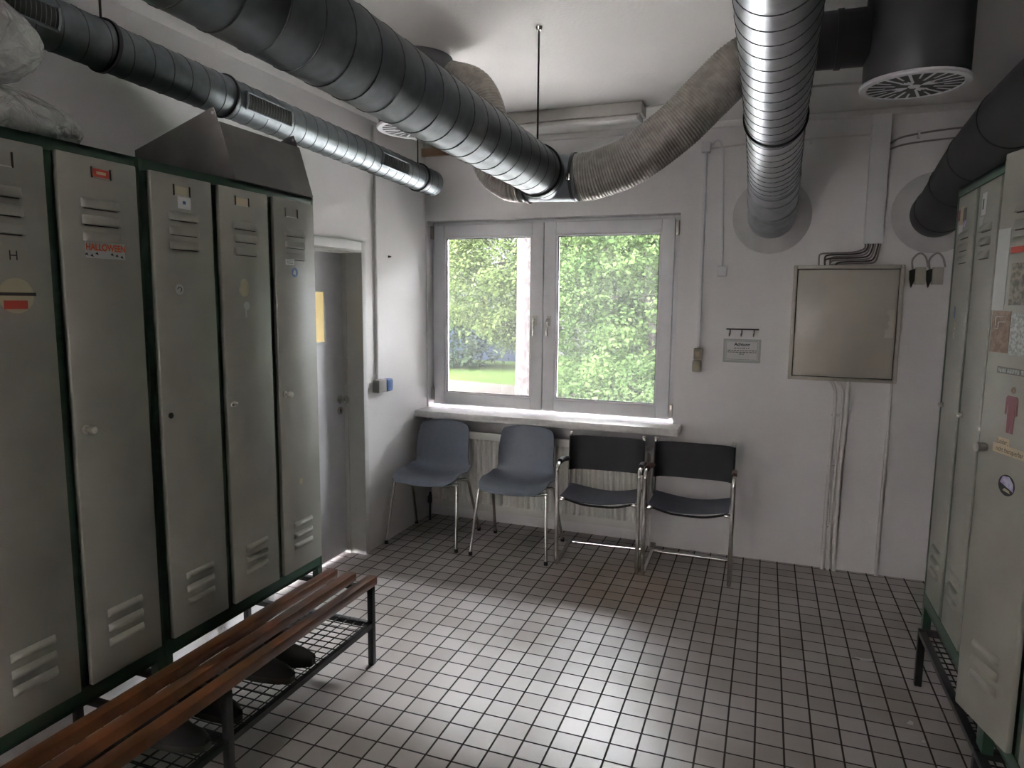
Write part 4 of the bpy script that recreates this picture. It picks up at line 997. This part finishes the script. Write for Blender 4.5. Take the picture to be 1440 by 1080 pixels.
tree('tree', 'dense leafy green tree filling the right casement', 'tree', TG, (.55, 6.4, 2.15), (1.75, 1.2, 2.5), 270, 150, .072, 'leafA', ([(.6, 6.6, -.42), (.62, 6.6, 1.0), (.5, 6.5, 2.4)], .11, .06), 8)
tree('tree', 'yellow-green tree with hanging branches behind the left casement', 'tree', TG, (-2.35, 8.2, 2.75), (1.75, 1.4, 2.15), 270, 150, .076, 'leafB', ([(-2.1, 8.4, -.42), (-2.15, 8.4, 1.2), (-2.3, 8.3, 2.8)], .12, .06), 21)
tree('tree', 'leafy green tree added past the right window reveal to block sky, mostly out of sight', 'tree', TG, (3.3, 6.9, 3.4), (1.5, 1.2, 3.9), 360, 60, .16, 'leafA', ([(3.3, 7.0, -.42), (3.3, 7.0, 1.2), (3.3, 6.9, 3.6)], .12, .06), 33)  # added to keep direct sky off the left lockers
tree('tree', 'tall broad tree standing behind the dense green tree, crown raised to block low sky', 'tree', TG, (.8, 10.6, 5.4), (4.8, 1.6, 4.8), 900, 60, .22, 'leafA', ([(.9, 10.7, -.42), (.9, 10.7, 2), (.7, 10.6, 6.5)], .16, .08), 35)  # crown raised out of view to shut low sky off the floor
for i, (x, y, zc, rx, rz, lab) in enumerate(((-6.6, 14.5, 1.3, 2.1, 1.9, 'dark bush behind the yellow-green tree, far left'), (-2.3, 15.5, 1.9, 2.4, 2.5, 'dark bush behind the pale trunk'), (1.4, 13.5, 1.6, 2.6, 2.2, 'dark bush behind the dense green tree'))):
    tree('bush', lab, 'bush', 'bushes in the distance', (x, y, zc), (rx, 1.3, rz), 130, 60, .16, 'leafC', None, 40 + i)
tree('bush', 'low leafy shrub under the dense green tree, close outside the right casement', 'bush', 'shrubs near the window', (.7, 5.5, .25), (1.5, .7, .62), 110, 110, .07, 'leafA', None, 51)
bl = thing('sky_screen', (0, 21, -.42), 'pale slab added far behind the trees to block low sky, glimpsed through the leaves', 'sky_screen')  # added to close the bright sky gaps behind the leaves
MB().box(-26, 9, 20, 22, -.42, 17, 'skyscreen').build('wall', bl)  # slab of the added sky screen
MB().box(-26.4, 9.4, 19.6, 22.4, 17, 17.4, 'bluefence').build('screen_cap', bl)
b2 = thing('sky_screen', (23, 21, -.42), 'low pale slab added beyond the right window reveal to block sky, out of sight from the viewer', 'sky_screen')  # added out of view to cut sky light on the left wall
MB().box(13.5, 34, 20, 22, -.42, 9.0, 'skyscreen').build('wall', b2)  # slab of the added sky screen
MB().box(13.2, 34.4, 19.6, 22.4, 9.0, 9.3, 'bluefence').build('screen_cap', b2)
o = MB().box(-9.5, -4.2, 16.9, 17.0, -.42, 1.0, 'bluefence').build('garden_fence', None, org=(-6.8, 16.95, -.42)); tag(o, 'bluish fence far behind the trees', 'fence')
